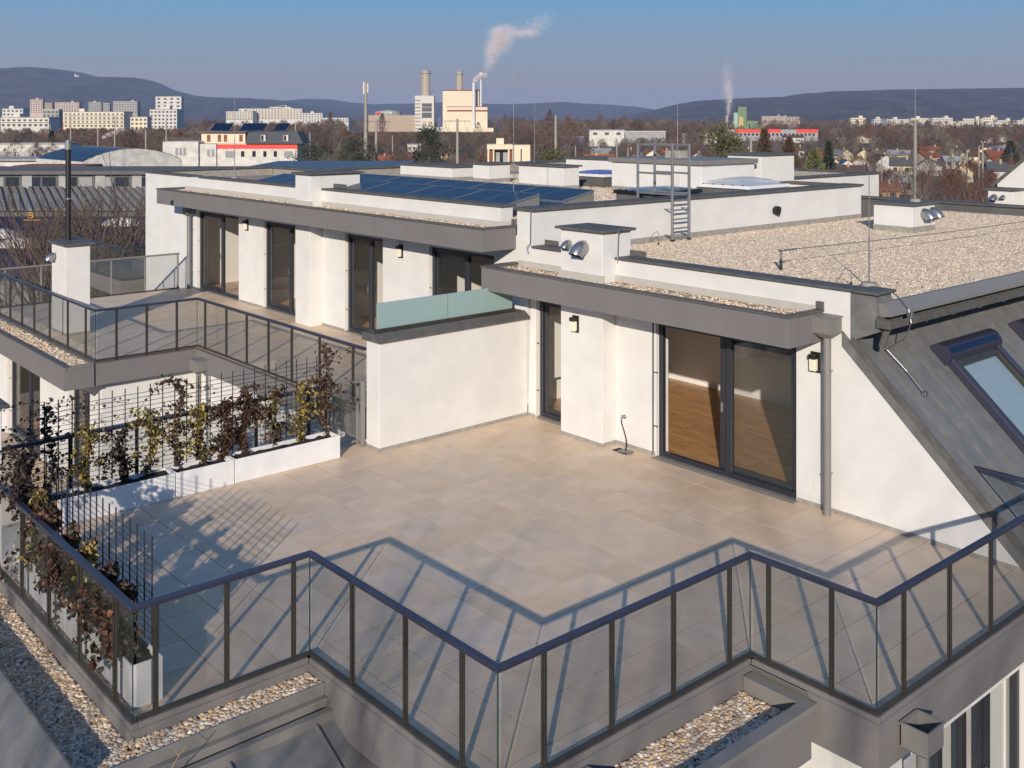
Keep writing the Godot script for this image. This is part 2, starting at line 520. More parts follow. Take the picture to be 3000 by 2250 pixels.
const POLES := [
	[-176.59, 400, 13.5, 0],
	[-109.78, 260, 16.2, 0],
	[-95.06, 240, 13.2, 0],
	[-98.82, 260, 16.2, 0],
	[-84.09, 240, 13.1, 0],
	[-89.31, 270, 15.4, 0],
	[-55.9, 270, 14.9, 0],
	[-57.99, 300, 11.7, 0],
	[-31.19, 240, 15.6, 2],
	[-37.72, 330, 10.4, 0],
	[-13.06, 250, 15.7, 2],
	[10.03, 240, 16.5, 1],
	[18.22, 300, 7.9, 0],
	[26.06, 260, 10.6, 0],
	[33.31, 300, 7.5, 0],
	[57.14, 250, 11.1, 1],
	[70.73, 200, 8.4, 0],
	[73.27, 190, 15.3, 1],
	[100.11, 230, 8.7, 0],
	[104.98, 235, 9.3, 0],
	[103.57, 230, 10.5, 0],
]
const RIDGES := [
	[7200, [[-5642, 264], [-4467, 322], [-3526, 344], [-3456, 351], [-3357, 358], [-3263, 365], [-3169, 358], [-3025, 339], [-2938, 313], [-2889, 301], [-2795, 294], [-2710, 292], [-2607, 294], [-2548, 285], [-2506, 259], [-2447, 233], [-2337, 202], [-2207, 170], [-2080, 160], [-1911, 153], [-1645, 144], [-1410, 108], [-1175, 64], [-822, 17]]],
	[9500, [[-3102, 160], [-2667, 204], [-2342, 200], [-2103, 169], [-1824, 194], [-1644, 188], [-1473, 160], [-1219, 145], [-902, 151], [-620, 160], [-310, 148], [0, 145], [223, 154], [449, 166], [673, 148], [896, 138], [1122, 120], [1395, 67], [1861, 20]]],
	[5600, [[512, 1], [658, 27], [793, 60], [892, 87], [991, 104], [1071, 109], [1177, 117], [1462, 126], [1545, 142], [1742, 157], [1874, 159], [2073, 164], [2404, 170], [2742, 171], [3291, 166], [4023, 133], [4937, 78]]],
]

# ---------------------------------------------------------------- the scene

func _ready() -> void:
	rng.seed = 4242
	var cam := Camera3D.new()
	cam.name = "camera"
	cam.projection = Camera3D.PROJECTION_FRUSTUM
	cam.near = 0.1
	cam.far = 40000.0
	cam.size = 0.1 * 2250.0 / 3062.4
	cam.frustum_offset = Vector2(0.0, -0.1 * 775.1 / 3062.4)
	add_child(cam)
	cam.position = EYE
	cam.rotation = Vector3(0, YAW, 0)
	cam.current = true

	# clear winter air: a grey-mauve band at the horizon, pale blue above it, deeper blue overhead
	var stops := [[-90.0, 0.16, 0.15, 0.14], [-1.0, 0.20, 0.20, 0.24], [0.0, 0.34, 0.30, 0.24], [1.7, 0.315, 0.295, 0.27], [3.7, 0.235, 0.325, 0.40], [6.4, 0.155, 0.335, 0.53], [14.0, 0.115, 0.28, 0.52], [40.0, 0.07, 0.18, 0.42], [90.0, 0.045, 0.12, 0.32]]
	var air := Image.create(16, 1024, false, Image.FORMAT_RGBF)
	for y in 1024:
		var el := 90.0 - (y + 0.5) / 1024.0 * 180.0
		for i in stops.size() - 1:
			if el >= stops[i][0] and el <= stops[i + 1][0]:
				var f: float = smoothstep(0.0, 1.0, (el - stops[i][0]) / (stops[i + 1][0] - stops[i][0]))
				var k := Color(lerpf(stops[i][1], stops[i + 1][1], f), lerpf(stops[i][2], stops[i + 1][2], f), lerpf(stops[i][3], stops[i + 1][3], f))
				for x in 16:
					air.set_pixel(x, y, k)
	var sky_mat := PanoramaSkyMaterial.new()
	sky_mat.panorama = ImageTexture.create_from_image(air)
	var sky := Sky.new()
	sky.sky_material = sky_mat
	var env := Environment.new()
	env.background_mode = Environment.BG_SKY
	env.sky = sky
	env.tonemap_mode = Environment.TONE_MAPPER_LINEAR
	env.tonemap_exposure = 1.1
	env.sdfgi_enabled = true
	env.ssao_enabled = true
	env.ssil_enabled = true
	env.fog_enabled = true
	env.fog_density = 0.00007
	env.fog_light_color = lin(0.52, 0.65, 1.0)
	var we := WorldEnvironment.new()
	we.name = "world"
	we.environment = env
	add_child(we)

	var sun := DirectionalLight3D.new()
	sun.name = "sun"
	sun.light_energy = 1.6
	sun.light_color = Color(1.0, 0.945, 0.87)
	sun.light_angular_distance = 0.55
	sun.shadow_enabled = true
	add_child(sun)
	sun.look_at_from_position(Vector3.ZERO, SUN, Vector3.UP)

	make_materials()
	build_land()
	build_house()
	build_floors()
	build_front_edges()
	build_railings()
	build_roof_things()
	build_fittings()
	build_town()
	build_poles()
	build_plants()
	build_trees()
	build_smoke()

# ---------------------------------------------------------------- the house

# a glazed opening; "o" is its lower corner, "r" the way it runs, "out" looks outdoors; splits are shares of its width
func window(parent: Node, o: Vector3, r: Vector3, out: Vector3, w: float, h: float, splits: Array, opts := {}) -> Node3D:
	var fw := 0.075
	var mb := MB.new()
	var up := Vector3.UP
	mb.bar(o + r * fw * 0.5, o + r * fw * 0.5 + up * h, fw, 0.09, out, 0.006)
	mb.bar(o + r * (w - fw * 0.5), o + r * (w - fw * 0.5) + up * h, fw, 0.09, out, 0.006)
	mb.bar(o + r * fw + up * fw * 0.5, o + r * (w - fw) + up * fw * 0.5, fw, 0.088, out, 0.006)
	mb.bar(o + r * fw + up * (h - fw * 0.5), o + r * (w - fw) + up * (h - fw * 0.5), fw, 0.088, out, 0.006)
	var win := part(parent, opts.get("called", "window"), mb, M.frame)
	var edges := [0.0]
	edges.append_array(splits)
	edges.append(1.0)
	for i in range(1, edges.size() - 1):
		var b := MB.new()
		b.bar(o + r * w * edges[i] + up * fw, o + r * w * edges[i] + up * (h - fw), 0.11, 0.08, out, 0.006)
		part(win, "mullion", b, M.frame)
	for i in edges.size() - 1:
		if opts.get("open", -1) == i:
			continue
		var a: float = w * edges[i] + (fw if i == 0 else 0.055)
		var e: float = w * edges[i + 1] - (fw if i == edges.size() - 2 else 0.055)
		var g := MB.new()
		var c0 := o + r * a + up * fw
		g.face([c0, c0 + r * (e - a), c0 + r * (e - a) + up * (h - 2 * fw), c0 + up * (h - 2 * fw)], out)
		part(win, "pane", g, M.window_pane)
		if opts.get("leaf", -1) == i:
			var f := MB.new()
			var q := o - out * 0.03
			f.bar(q + r * (a + 0.03) + up * fw, q + r * (a + 0.03) + up * (h - fw), 0.06, 0.07, out, 0.005)
			f.bar(q + r * (e - 0.03) + up * fw, q + r * (e - 0.03) + up * (h - fw), 0.06, 0.07, out, 0.005)
			f.bar(q + r * (a + 0.06) + up * (fw + 0.04), q + r * (e - 0.06) + up * (fw + 0.04), 0.08, 0.068, out, 0.005)
			f.bar(q + r * (a + 0.06) + up * (h - fw - 0.03), q + r * (e - 0.06) + up * (h - fw - 0.03), 0.06, 0.068, out, 0.005)
			part(win, "leaf_frame", f, M.frame)
			var k := MB.new()
			k.bar(o + r * (e - 0.02) + out * 0.05 + up * 0.98, o + r * (e - 0.02) + out * 0.05 + up * 1.12, 0.025, 0.02, out, 0.004)
			part(win, "handle", k, M.steel)
	if opts.get("guide", true):
		var k := MB.new()
		var s := o - r * 0.075 + out * 0.10
		k.tube(s, s + up * h, 0.014, 0.014, 8)
		for q in [0.22, 0.62]:
			k.tube(s + up * h * q, s + up * h * q + r * 0.10, 0.01, 0.01, 6)
		part(win, "guide_rail", k, M.frame)
	var sill := MB.new()
	sill.bar(o + out * 0.085 - up * 0.008, o + out * 0.085 - up * 0.008 + r * w, 0.10, 0.024, up, 0.004)
	part(win, "sill", sill, M.zinc)
	return win

func cap(parent: Node, called: String, lo: Vector3, hi: Vector3) -> void:
	bpart(parent, called, lo, hi, M.trim, 0.008)

# a roof canopy: a tray of gravel behind a rendered fascia
func canopy(parent: Node, x0: float, x1: float, y0: float, y1: float, joints: Array, z_skip: Array) -> void:
	var zf := -12.12
	var soffit := bpart(parent, "canopy", Vector3(x0 + 0.1, y0 + 0.012, -12.952), Vector3(x1 - 0.1, y0 + 0.17, zf - 0.1), M.fascia)
	var xs := [x0]
	xs.append_array(joints)
	xs.append(x1)
	for i in xs.size() - 1:
		bpart(soffit, "fascia_panel", Vector3(xs[i] + (0.003 if i else 0.0), y0, zf - 0.1), Vector3(xs[i + 1] - 0.003, y1, zf), M.fascia, 0.004)
	for x in [x0, x1 - 0.1]:
		bpart(soffit, "fascia_panel", Vector3(x, y0, -12.952), Vector3(x + 0.1, y1, zf - 0.104), M.fascia, 0.003)
	cap(soffit, "rim_cap", Vector3(x0 - 0.02, y1, zf - 0.13), Vector3(x1 + 0.02, y1 + 0.03, zf + 0.022))
	for x in [x0, x1 - 0.1]:
		cap(soffit, "rim_cap", Vector3(x - 0.022, y1 + 0.001, -12.955), Vector3(x + 0.122, y1 + 0.031, zf - 0.133))
	bpart(soffit, "upturned_flashing", Vector3(x1 - 0.10, y1 + 0.03, -12.95), Vector3(x1 + 0.02, y1 + 0.14, -12.91), M.trim, 0.01)
	bpart(soffit, "gravel_bed", Vector3(x0 + 0.1, y0 + 0.174, -12.95), Vector3(x1 - 0.1, y1 - 0.05, zf - 0.104), M.roof_bed)
	var fl := bpart(soffit, "base_flashing", Vector3(x0 + 0.1, y1 - 0.045, -12.955), Vector3(x1 - 0.1, y1 + 0.07, -12.925), M.flashing, 0.003)
	fl.set_meta("label", "pale grey flashing strip at the foot of the parapet")
	pebbles(soffit, "gravel", x0 + 0.12, x1 - 0.12, -12.9, zf - 0.13, y1 - 0.045, 380, 0.015, 0.03, 0, z_skip)

# loose stones over a rectangle; hue 0 is the warm river gravel of the trays, 1 the pale roof gravel
func pebbles(parent: Node, called: String, x0: float, x1: float, z0: float, z1: float, y: float, per_m2: float, r0: float, r1: float, hue: int, skip := []) -> void:
	var shape := MB.new()
	var t := (1.0 + sqrt(5.0)) / 2.0
	var pts := [Vector3(-1, t, 0), Vector3(1, t, 0), Vector3(-1, -t, 0), Vector3(1, -t, 0), Vector3(0, -1, t), Vector3(0, 1, t), Vector3(0, -1, -t), Vector3(0, 1, -t), Vector3(t, 0, -1), Vector3(t, 0, 1), Vector3(-t, 0, -1), Vector3(-t, 0, 1)]
	for i in pts.size():
		pts[i] = pts[i].normalized() * rng.randf_range(0.86, 1.1)
	for f in [[0, 11, 5], [0, 5, 1], [0, 1, 7], [0, 7, 10], [0, 10, 11], [1, 5, 9], [5, 11, 4], [11, 10, 2], [10, 7, 6], [7, 1, 8], [3, 9, 4], [3, 4, 2], [3, 2, 6], [3, 6, 8], [3, 8, 9], [4, 9, 5], [2, 4, 11], [6, 2, 10], [8, 6, 7], [9, 8, 1]]:
		var a: Vector3 = pts[f[0]]
		var b: Vector3 = pts[f[1]]
		var d: Vector3 = pts[f[2]]
		shape.tri_s(a, d, b, a.normalized(), d.normalized(), b.normalized())
	var mm := MultiMesh.new()
	mm.transform_format = MultiMesh.TRANSFORM_3D
	mm.use_colors = true
	mm.mesh = shape.mesh()
	mm.mesh.surface_set_material(0, M.pebble)
	var count := int(absf((x1 - x0) * (z1 - z0)) * per_m2)
	mm.instance_count = count
	var warm := [Color(0.52, 0.40, 0.27), Color(0.64, 0.53, 0.40), Color(0.42, 0.33, 0.24), Color(0.54, 0.36, 0.19), Color(0.72, 0.64, 0.54), Color(0.30, 0.24, 0.19), Color(0.60, 0.46, 0.32)]
	var pale := [Color(0.57, 0.46, 0.34), Color(0.64, 0.53, 0.41), Color(0.50, 0.40, 0.29), Color(0.58, 0.465, 0.34), Color(0.68, 0.59, 0.48), Color(0.42, 0.34, 0.25)]
	var o: Vector3 = origin.get(parent, Vector3.ZERO)
	for i in count:
		var p := Vector3(rng.randf_range(x0, x1), y + rng.randf_range(-0.2, 0.45) * r0, rng.randf_range(z0, z1))
		for q in skip:
			if p.x > q[0] and p.x < q[1] and p.z > q[2] and p.z < q[3]:
				p.y -= 0.4
		var s := rng.randf_range(r0, r1)
		var b := Basis.from_euler(Vector3(rng.randf_range(-0.4, 0.4), rng.randf() * TAU, rng.randf_range(-0.4, 0.4))).scaled_local(Vector3(s * rng.randf_range(0.9, 1.5), s * rng.randf_range(0.45, 0.8), s * rng.randf_range(0.7, 1.1)))
		mm.set_instance_transform(i, Transform3D(b, p - o))
		var k: Color = (pale if hue == 1 else warm)[rng.randi() % (6 if hue == 1 else 7)]
		mm.set_instance_color(i, k * rng.randf_range(0.88, 1.1))
	var n := MultiMeshInstance3D.new()
	n.name = called
	n.multimesh = mm
	parent.add_child(n, true)
	n.set_meta("kind", "stuff")

func room(parent: Node, x0: float, x1: float, y0: float, y1: float, z0: float, z1: float) -> void:
	# the front (z1) is the facade itself
	bpart(parent, "room_floor", Vector3(x0, y0 - 0.1, z0), Vector3(x1, y0, z1), M.parquet)
	bpart(parent, "room_ceiling", Vector3(x0, y1, z0), Vector3(x1, y1 + 0.1, z1), M.room_white)
	bpart(parent, "room_wall", Vector3(x0 - 0.1, y0 - 0.1, z0 - 0.1), Vector3(x1 + 0.1, y1 + 0.1, z0), M.room_white)
	bpart(parent, "room_wall", Vector3(x0 - 0.1, y0 - 0.1, z0), Vector3(x0, y1 + 0.1, z1), M.room_white)
	bpart(parent, "room_wall", Vector3(x1, y0 - 0.1, z0), Vector3(x1 + 0.1, y1 + 0.1, z1), M.room_white)
	bpart(parent, "skirting", Vector3(x0, y0, z0 + 0.001), Vector3(x1, y0 + 0.06, z0 + 0.02), M.white_paint)

func build_house() -> void:
	var h := thing("apartment_house", "white rendered apartment house with grey canopies around the tiled terrace", "apartment house", Vector3(-14.3, 0, -12.95))
	# --- right-hand flat: front wall with two openings and the sloping gable end
	var y_top := 3.11
	var w := MB.new()
	w.prism([Vector2(-14.43, -0.3), Vector2(-14.20, -0.3), Vector2(-14.20, 2.2), Vector2(-13.2, 2.2), Vector2(-13.2, -0.3), Vector2(-11.3, -0.3), Vector2(-11.3, 2.2), Vector2(-8.65, 2.2), Vector2(-8.65, -0.3), Vector2(-4.9, -0.3), Vector2(-7.77, 2.43), Vector2(-7.77, y_top), Vector2(-14.31, y_top)], 2, -13.25, -12.95)
	part(h, "front_wall", w, M.plaster)
	bpart(h, "threshold", Vector3(-11.3, -0.3, -13.25), Vector3(-8.65, -0.012, -12.97), M.zinc)
	bpart(h, "threshold", Vector3(-14.2, -0.3, -13.25), Vector3(-13.2, -0.012, -12.97), M.zinc)
	# plinth strips just proud of the wall
	for q in [[-12.2, -11.32], [-8.63, -5.15], [-14.43, -14.22]]:
		bpart(h, "plinth_strip", Vector3(q[0], 0.0, -12.95), Vector3(q[1], 0.055, -12.938), M.plinth)
	# the shaft that stands before the wall, from the floor up through the canopy
	var shaft := bpart(h, "vent_shaft", Vector3(-13.2, -0.3, -12.95), Vector3(-12.2, 3.58, -12.62), M.plaster, 0.006)
	bpart(shaft, "shaft_back", Vector3(-13.2, 3.0, -13.32), Vector3(-12.2, 3.58, -12.952), M.plaster)
	bpart(shaft, "plinth_strip", Vector3(-13.212, 0.0, -12.65), Vector3(-12.188, 0.055, -12.608), M.plinth)
	bpart(shaft, "plinth_strip", Vector3(-12.2, 0.0, -12.937), Vector3(-12.186, 0.055, -12.653), M.plinth)
	cap(shaft, "shaft_cap", Vector3(-13.28, 3.58, -13.38), Vector3(-12.12, 3.625, -12.54))
	bpart(shaft, "socket", Vector3(-12.76, 0.26, -12.62), Vector3(-12.68, 0.35, -12.608), M.socket, 0.004)
	bpart(shaft, "base_flashing", Vector3(-13.22, 2.73, -12.66), Vector3(-12.18, 2.86, -12.60), M.flashing, 0.003)
	hood(shaft, Vector3(-12.98, 3.33, -12.60), 0.075, 0.6)
	hood(shaft, Vector3(-12.62, 3.30, -12.60), 0.125, 0.6)
	bpart(h, "socket", Vector3(-8.36, 0.26, -12.95), Vector3(-8.27, 0.35, -12.938), M.socket, 0.004)
	# parapet caps
	cap(h, "parapet_cap", Vector3(-12.2, y_top, -13.30), Vector3(-7.72, y_top + 0.04, -12.91))
	cap(h, "parapet_cap", Vector3(-14.30, y_top, -13.30), Vector3(-13.2, y_top + 0.04, -12.91))
	bpart(h, "cap_upstand", Vector3(-14.30, y_top + 0.04, -13.28), Vector3(-13.94, y_top + 0.13, -13.25), M.trim, 0.006)
	bpart(h, "cap_upstand", Vector3(-12.16, y_top + 0.04, -13.28), Vector3(-11.80, y_top + 0.14, -13.25), M.trim, 0.006)
	var d := window(h, Vector3(-14.18, 0.03, -13.07), Vector3.RIGHT, Vector3.BACK, 0.96, 2.16, [0.92], {"leaf": 0})
	d.name = "terrace_window"
	# sliding door: the left half stands open, its leaf is pushed behind the fixed pane
	var sd := window(h, Vector3(-11.29, 0.0, -13.05), Vector3.RIGHT, Vector3.BACK, 2.63, 2.19, [0.53], {"open": 0, "called": "sliding_door"})
	var lf := MB.new()
	var lz := -13.13
	for x in [-10.08, -8.80]:
		lf.bar(Vector3(x, 0.05, lz), Vector3(x, 2.12, lz), 0.10, 0.06, Vector3.BACK, 0.006)
	for y in [0.10, 2.07]:
		lf.bar(Vector3(-10.03, y, lz), Vector3(-8.85, y, lz), 0.10, 0.058, Vector3.BACK, 0.006)
	part(sd, "leaf_frame", lf, M.frame)
	var lp := MB.new()
	lp.face([Vector3(-10.03, 0.15, lz), Vector3(-8.85, 0.15, lz), Vector3(-8.85, 2.02, lz), Vector3(-10.03, 2.02, lz)], Vector3.BACK)
	part(sd, "pane", lp, M.window_pane)
	bpart(sd, "handle", Vector3(-10.10, 0.95, lz + 0.03), Vector3(-10.06, 1.10, lz + 0.055), M.steel, 0.004)
	# drain grating in front of the door
	var gr := MB.new()
	for k in 2:
		gr.box(Vector3(-11.3, -0.02, -12.945 + k * 0.13), Vector3(-8.6, 0.006, -12.935 + k * 0.13))
	for k in 110:
		gr.box(Vector3(-11.29 + k * 0.0244, -0.02, -12.934), Vector3(-11.28 + k * 0.0244, 0.004, -12.816))
	part(h, "drain_grating", gr, M.galvanised)
	room(h, -14.9, -8.45, 0.0, 2.5, -17.1, -13.25)
	# --- the left-hand flat, 0.6 m higher
	var f := MB.new()
	var lt := 3.80
	f.prism([Vector2(-29.0, 0.2), Vector2(-28.7, 0.2), Vector2(-28.7, 2.85), Vector2(-26.1, 2.85), Vector2(-26.1, 0.2), Vector2(-24.7, 0.2), Vector2(-24.7, 2.85), Vector2(-22.46, 2.85), Vector2(-22.46, 0.2), Vector2(-20.75, 0.2), Vector2(-20.75, 2.85), Vector2(-19.2, 2.85), Vector2(-19.2, 0.2), Vector2(-17.5, 0.2), Vector2(-17.5, 2.85), Vector2(-15.4, 2.85), Vector2(-15.4, 0.2), Vector2(-14.432, 0.2), Vector2(-14.432, 3.3), Vector2(-15.2, 3.3), Vector2(-15.2, lt), Vector2(-29.0, lt)], 2, -13.25, -12.95)
	part(h, "front_wall", f, M.plaster)
	bpart(h, "end_wall", Vector3(-32.5, -9.8, -13.25), Vector3(-29.0, lt, -12.95), M.plaster)
	bpart(h, "floor_edge", Vector3(-29.0, 0.3, -13.25), Vector3(-14.44, 0.57, -12.97), M.zinc)
	for q in [[-26.1, -24.72], [-21.76, -20.77], [-19.2, -17.52], [-15.4, -14.83]]:
		bpart(h, "plinth_strip", Vector3(q[0], 0.58, -12.95), Vector3(q[1], 0.635, -12.938), M.plinth)
	var ls := bpart(h, "vent_shaft", Vector3(-22.46, 0.2, -12.95), Vector3(-21.76, 4.17, -12.62), M.plaster, 0.006)
	bpart(ls, "shaft_back", Vector3(-22.46, 3.5, -14.0), Vector3(-21.76, 4.17, -12.952), M.plaster)
	bpart(ls, "base_flashing", Vector3(-22.48, 3.41, -12.66), Vector3(-21.74, 3.54, -12.60), M.flashing, 0.003)
	cap(ls, "shaft_cap", Vector3(-22.54, 4.17, -14.08), Vector3(-21.68, 4.215, -12.54))
	cap(h, "parapet_cap", Vector3(-28.6, lt, -13.32), Vector3(-22.46, lt + 0.04, -12.91))
	cap(h, "parapet_cap", Vector3(-21.76, lt, -13.32), Vector3(-15.16, lt + 0.04, -12.91))
	cap(h, "parapet_cap", Vector3(-32.54, lt + 0.002, -13.32), Vector3(-29.1, lt + 0.042, -12.91))
	bpart(h, "cap_upstand", Vector3(-21.76, lt + 0.04, -13.28), Vector3(-21.2, lt + 0.14, -13.25), M.trim, 0.006)
	window(h, Vector3(-28.69, 0.6, -13.07), Vector3.RIGHT, Vector3.BACK, 2.58, 2.24, [0.55], {"leaf": 0})
	window(h, Vector3(-24.69, 0.6, -13.07), Vector3.RIGHT, Vector3.BACK, 2.22, 2.24, [0.56], {"leaf": 0})
	window(h, Vector3(-20.74, 0.6, -13.07), Vector3.RIGHT, Vector3.BACK, 1.53, 2.24, [0.60], {"leaf": 0})
	window(h, Vector3(-17.49, 0.6, -13.07), Vector3.RIGHT, Vector3.BACK, 2.08, 2.24, [0.55], {"leaf": 0})
	room(h, -29.2, -14.75, 0.6, 3.15, -17.2, -13.25)
	for x in [-25.5, -21.9, -18.6]:
		bpart(h, "partition", Vector3(x, 0.6, -16.4), Vector3(x + 0.1, 3.15, -13.26), M.room_white)
	# the wall between the two roofs, seen from the lower one
	bpart(h, "party_wall", Vector3(-14.73, 2.2, -24.3), Vector3(-14.31, 3.78, -12.952), M.plaster)
	bpart(h, "party_wall_foot", Vector3(-14.31, 2.9, -24.3), Vector3(-14.298, 3.07, -13.3), M.plinth)
	cap(h, "parapet_cap", Vector3(-14.80, 3.78, -24.34), Vector3(-14.25, 3.83, -12.90))
	bpart(h, "party_wall_return", Vector3(-17.0, 3.2, -24.3), Vector3(-14.735, 3.76, -23.95), M.plaster)
	cap(h, "parapet_cap", Vector3(-17.0, 3.76, -24.35), Vector3(-14.81, 3.815, -23.9))
	# screen wall between the terraces
	bpart(h, "screen_wall", Vector3(-14.81, -0.3, -12.948), Vector3(-14.43, 1.80, -9.66), M.plaster, 0.006)
	bpart(h, "plinth_strip", Vector3(-14.82, 0.0, -9.70), Vector3(-14.418, 0.055, -9.65), M.plinth)
	bpart(h, "plinth_strip", Vector3(-14.43, 0.0, -12.937), Vector3(-14.418, 0.055, -9.702), M.plinth)
	var sc := MB.new()
	sc.prism([Vector2(-14.86, 1.80), Vector2(-14.36, 1.80), Vector2(-14.36, 1.84), Vector2(-14.50, 1.93), Vector2(-14.86, 1.93)], 2, -12.94, -9.60)
	part(h, "screen_wall_cap", sc, M.trim)
	canopy(h, -14.78, -8.21, 2.37, 2.78, [-12.42, -10.6], [[-13.25, -12.15, -13.0, -12.6]])
	canopy(h, -29.6, -14.76, 3.05, 3.46, [-26.0, -23.1, -20.28, -17.48], [[-22.5, -21.7, -13.0, -12.6]])
	# --- roofs
	bpart(h, "lower_roof", Vector3(-14.3, 2.80, -28.0), Vector3(-7.445, 2.945, -13.26), M.roof_bed)
	pebbles(h, "roof_gravel", -14.28, -7.45, -27.9, -13.3, 2.945, 900, 0.015, 0.033, 1)
	bpart(h, "upper_roof", Vector3(-33.0, 3.2, -30.0), Vector3(-17.31, 3.56, -13.26), M.roof_bed)
	bpart(h, "upper_roof", Vector3(-17.309, 3.2, -23.94), Vector3(-14.75, 3.56, -13.26), M.roof_bed)
	pebbles(h, "roof_gravel", -28.8, -14.78, -23.9, -13.3, 3.56, 260, 0.02, 0.045, 1)
	# metal edge, gutter and sloping sheet roof on the right
	var ed := MB.new()
	ed.prism([Vector2(-7.44, 2.90), Vector2(-7.42, 3.0), Vector2(-7.36, 3.0), Vector2(-7.20, 2.88), Vector2(-7.20, 2.84), Vector2(-7.44, 2.80)], 2, -30.0, -13.0)
	part(h, "roof_edge_flashing", ed, M.zinc)
	bpart(h, "roof_edge_board", Vector3(-8.02, 2.30, -30.0), Vector3(-7.90, 2.798, -13.26), M.trim)
	var gt := MB.new()
	gt.prism([Vector2(-7.35, 2.835), Vector2(-7.35, 2.70), Vector2(-7.19, 2.70), Vector2(-7.17, 2.79), Vector2(-7.16, 2.79), Vector2(-7.175, 2.685), Vector2(-7.365, 2.685), Vector2(-7.365, 2.835)], 2, -30.0, -12.90)
	part(h, "gutter", gt, M.trim)
	var gb := MB.new()
	gb.box(Vector3(-7.365, 2.685, -12.90), Vector3(-7.165, 2.80, -12.885))
	gb.tube(Vector3(-7.27, 2.70, -13.02), Vector3(-7.36, 2.42, -13.02), 0.05, 0.05, 12)
	part(h, "gutter_outlet", gb, M.trim)
	for k in 14:
		bpart(h, "gutter_bracket", Vector3(-7.36, 2.672, -13.9 - k * 0.8), Vector3(-7.165, 2.684, -13.88 - k * 0.8), M.trim)
	var sl := MB.new()
	var s0 := Vector2(-7.90, 2.555)
	var s1 := Vector2(-2.9, 2.555 - 0.95 * 5.0)
	sl.prism([s0, s1, s1 + Vector2(-0.2, 0.0), Vector2(-7.90, 2.35)], 2, -34.0, -12.925)
	part(h, "slope_roof", sl, M.sheet)
	var seam_dir := Vector3(1, -0.95, 0).normalized()
	for z in [-13.30, -13.72, -14.13, -16.17, -16.70, -18.9, -19.4]:
		var sm := MB.new()
		var a := Vector3(s0.x + 0.35, s0.y - 0.95 * 0.35 + 0.008, z)
		sm.bar(a, a + seam_dir * 5.2, 0.014, 0.035, Vector3(0.95, 1, 0).normalized())
		part(h, "standing_seam", sm, M.sheet)
	for q in [[1.0, -16.7, -14.13], [1.9, -16.7, -14.13], [0.55, -19.0, -16.72], [1.45, -19.0, -16.72], [3.1, -16.7, -13.72]]:
		var sm := MB.new()
		var a: Vector3 = Vector3(s0.x, s0.y + 0.004, 0) + seam_dir * q[0]
		sm.bar(Vector3(a.x, a.y, q[2] - 0.01), Vector3(a.x, a.y, q[1] + 0.01), 0.02, 0.006, Vector3(0.95, 1, 0).normalized())
		part(h, "cross_fold", sm, M.sheet)
	# sheet-clad end of the parapet
	var cl := MB.new()
	cl.prism([Vector2(-7.775, 2.44), Vector2(-7.36, 2.62), Vector2(-7.40, 3.10), Vector2(-7.775, 3.10)], 2, -13.34, -12.935)
	part(h, "parapet_cladding", cl, M.sheet)
	cap(h, "parapet_cap", Vector3(-7.715, y_top + 0.002, -13.38), Vector3(-7.34, y_top + 0.045, -12.88))
	var ve := MB.new()
	ve.bar(Vector3(-7.77, 2.46, -12.935), Vector3(-4.6, -0.55, -12.935), 0.03, 0.10, Vector3(0.95, 1, 0).normalized())
	part(h, "verge_trim", ve, M.trim)
	# --- rear parapets
	for q in [[Vector3(-33.2, 3.2, -17.5), Vector3(-32.9, 3.80, -13.33)], [Vector3(-33.2, 3.2, -17.8), Vector3(-29.4, 3.80, -17.5)], [Vector3(-29.7, 3.2, -30.2), Vector3(-29.4, 3.84, -17.8)], [Vector3(-29.4, 3.2, -30.2), Vector3(-17.4, 3.80, -29.9)]]:
		bpart(h, "rear_parapet", q[0], q[1], M.plinth)
		cap(h, "parapet_cap", Vector3(q[0].x - 0.06, q[1].y, q[0].z - 0.06), Vector3(q[1].x + 0.06, q[1].y + 0.045, q[1].z + 0.06))
	bpart(h, "rear_parapet", Vector3(-17.3, 2.6, -29.9), Vector3(-17.0, 3.80, -24.35), M.plaster)
	cap(h, "parapet_cap", Vector3(-17.36, 3.80, -29.95), Vector3(-16.94, 3.845, -24.3))
	bpart(h, "rear_parapet", Vector3(-16.95, 2.5, -28.4), Vector3(-7.4, 3.16, -28.0), M.hall_grey)
	cap(h, "parapet_cap", Vector3(-16.93, 3.16, -28.5), Vector3(-7.3, 3.205, -27.94))
	# --- terrace slabs and lower storeys
	var sb := MB.new()
	var zf := -12.955
	sb.prism([Vector2(-15.1, -3.585), Vector2(-9.345, -3.585), Vector2(-9.345, -5.405), Vector2(-6.385, -5.405), Vector2(-6.385, -8.765), Vector2(-4.985, -8.765), Vector2(-4.985, -12.96), Vector2(-15.1, -12.96)], 1, -0.5, -0.035)
	part(h, "terrace_slab", sb, M.fascia)
	var kb := MB.new()
	for q in [[Vector3(-15.1, -0.034, -3.66), Vector3(-9.345, 0.022, -3.585)], [Vector3(-9.42, -0.034, -5.405), Vector3(-9.345, 0.022, -3.662)], [Vector3(-9.343, -0.034, -5.48), Vector3(-6.385, 0.022, -5.405)], [Vector3(-6.46, -0.034, -8.765), Vector3(-6.385, 0.022, -5.482)], [Vector3(-6.383, -0.034, -8.84), Vector3(-4.985, 0.022, -8.765)], [Vector3(-5.06, -0.034, -12.93), Vector3(-4.985, 0.022, -8.842)]]:
		kb.box(q[0], q[1], 0.006)
	part(h, "slab_kerb", kb, M.fascia)
	var lw := MB.new()
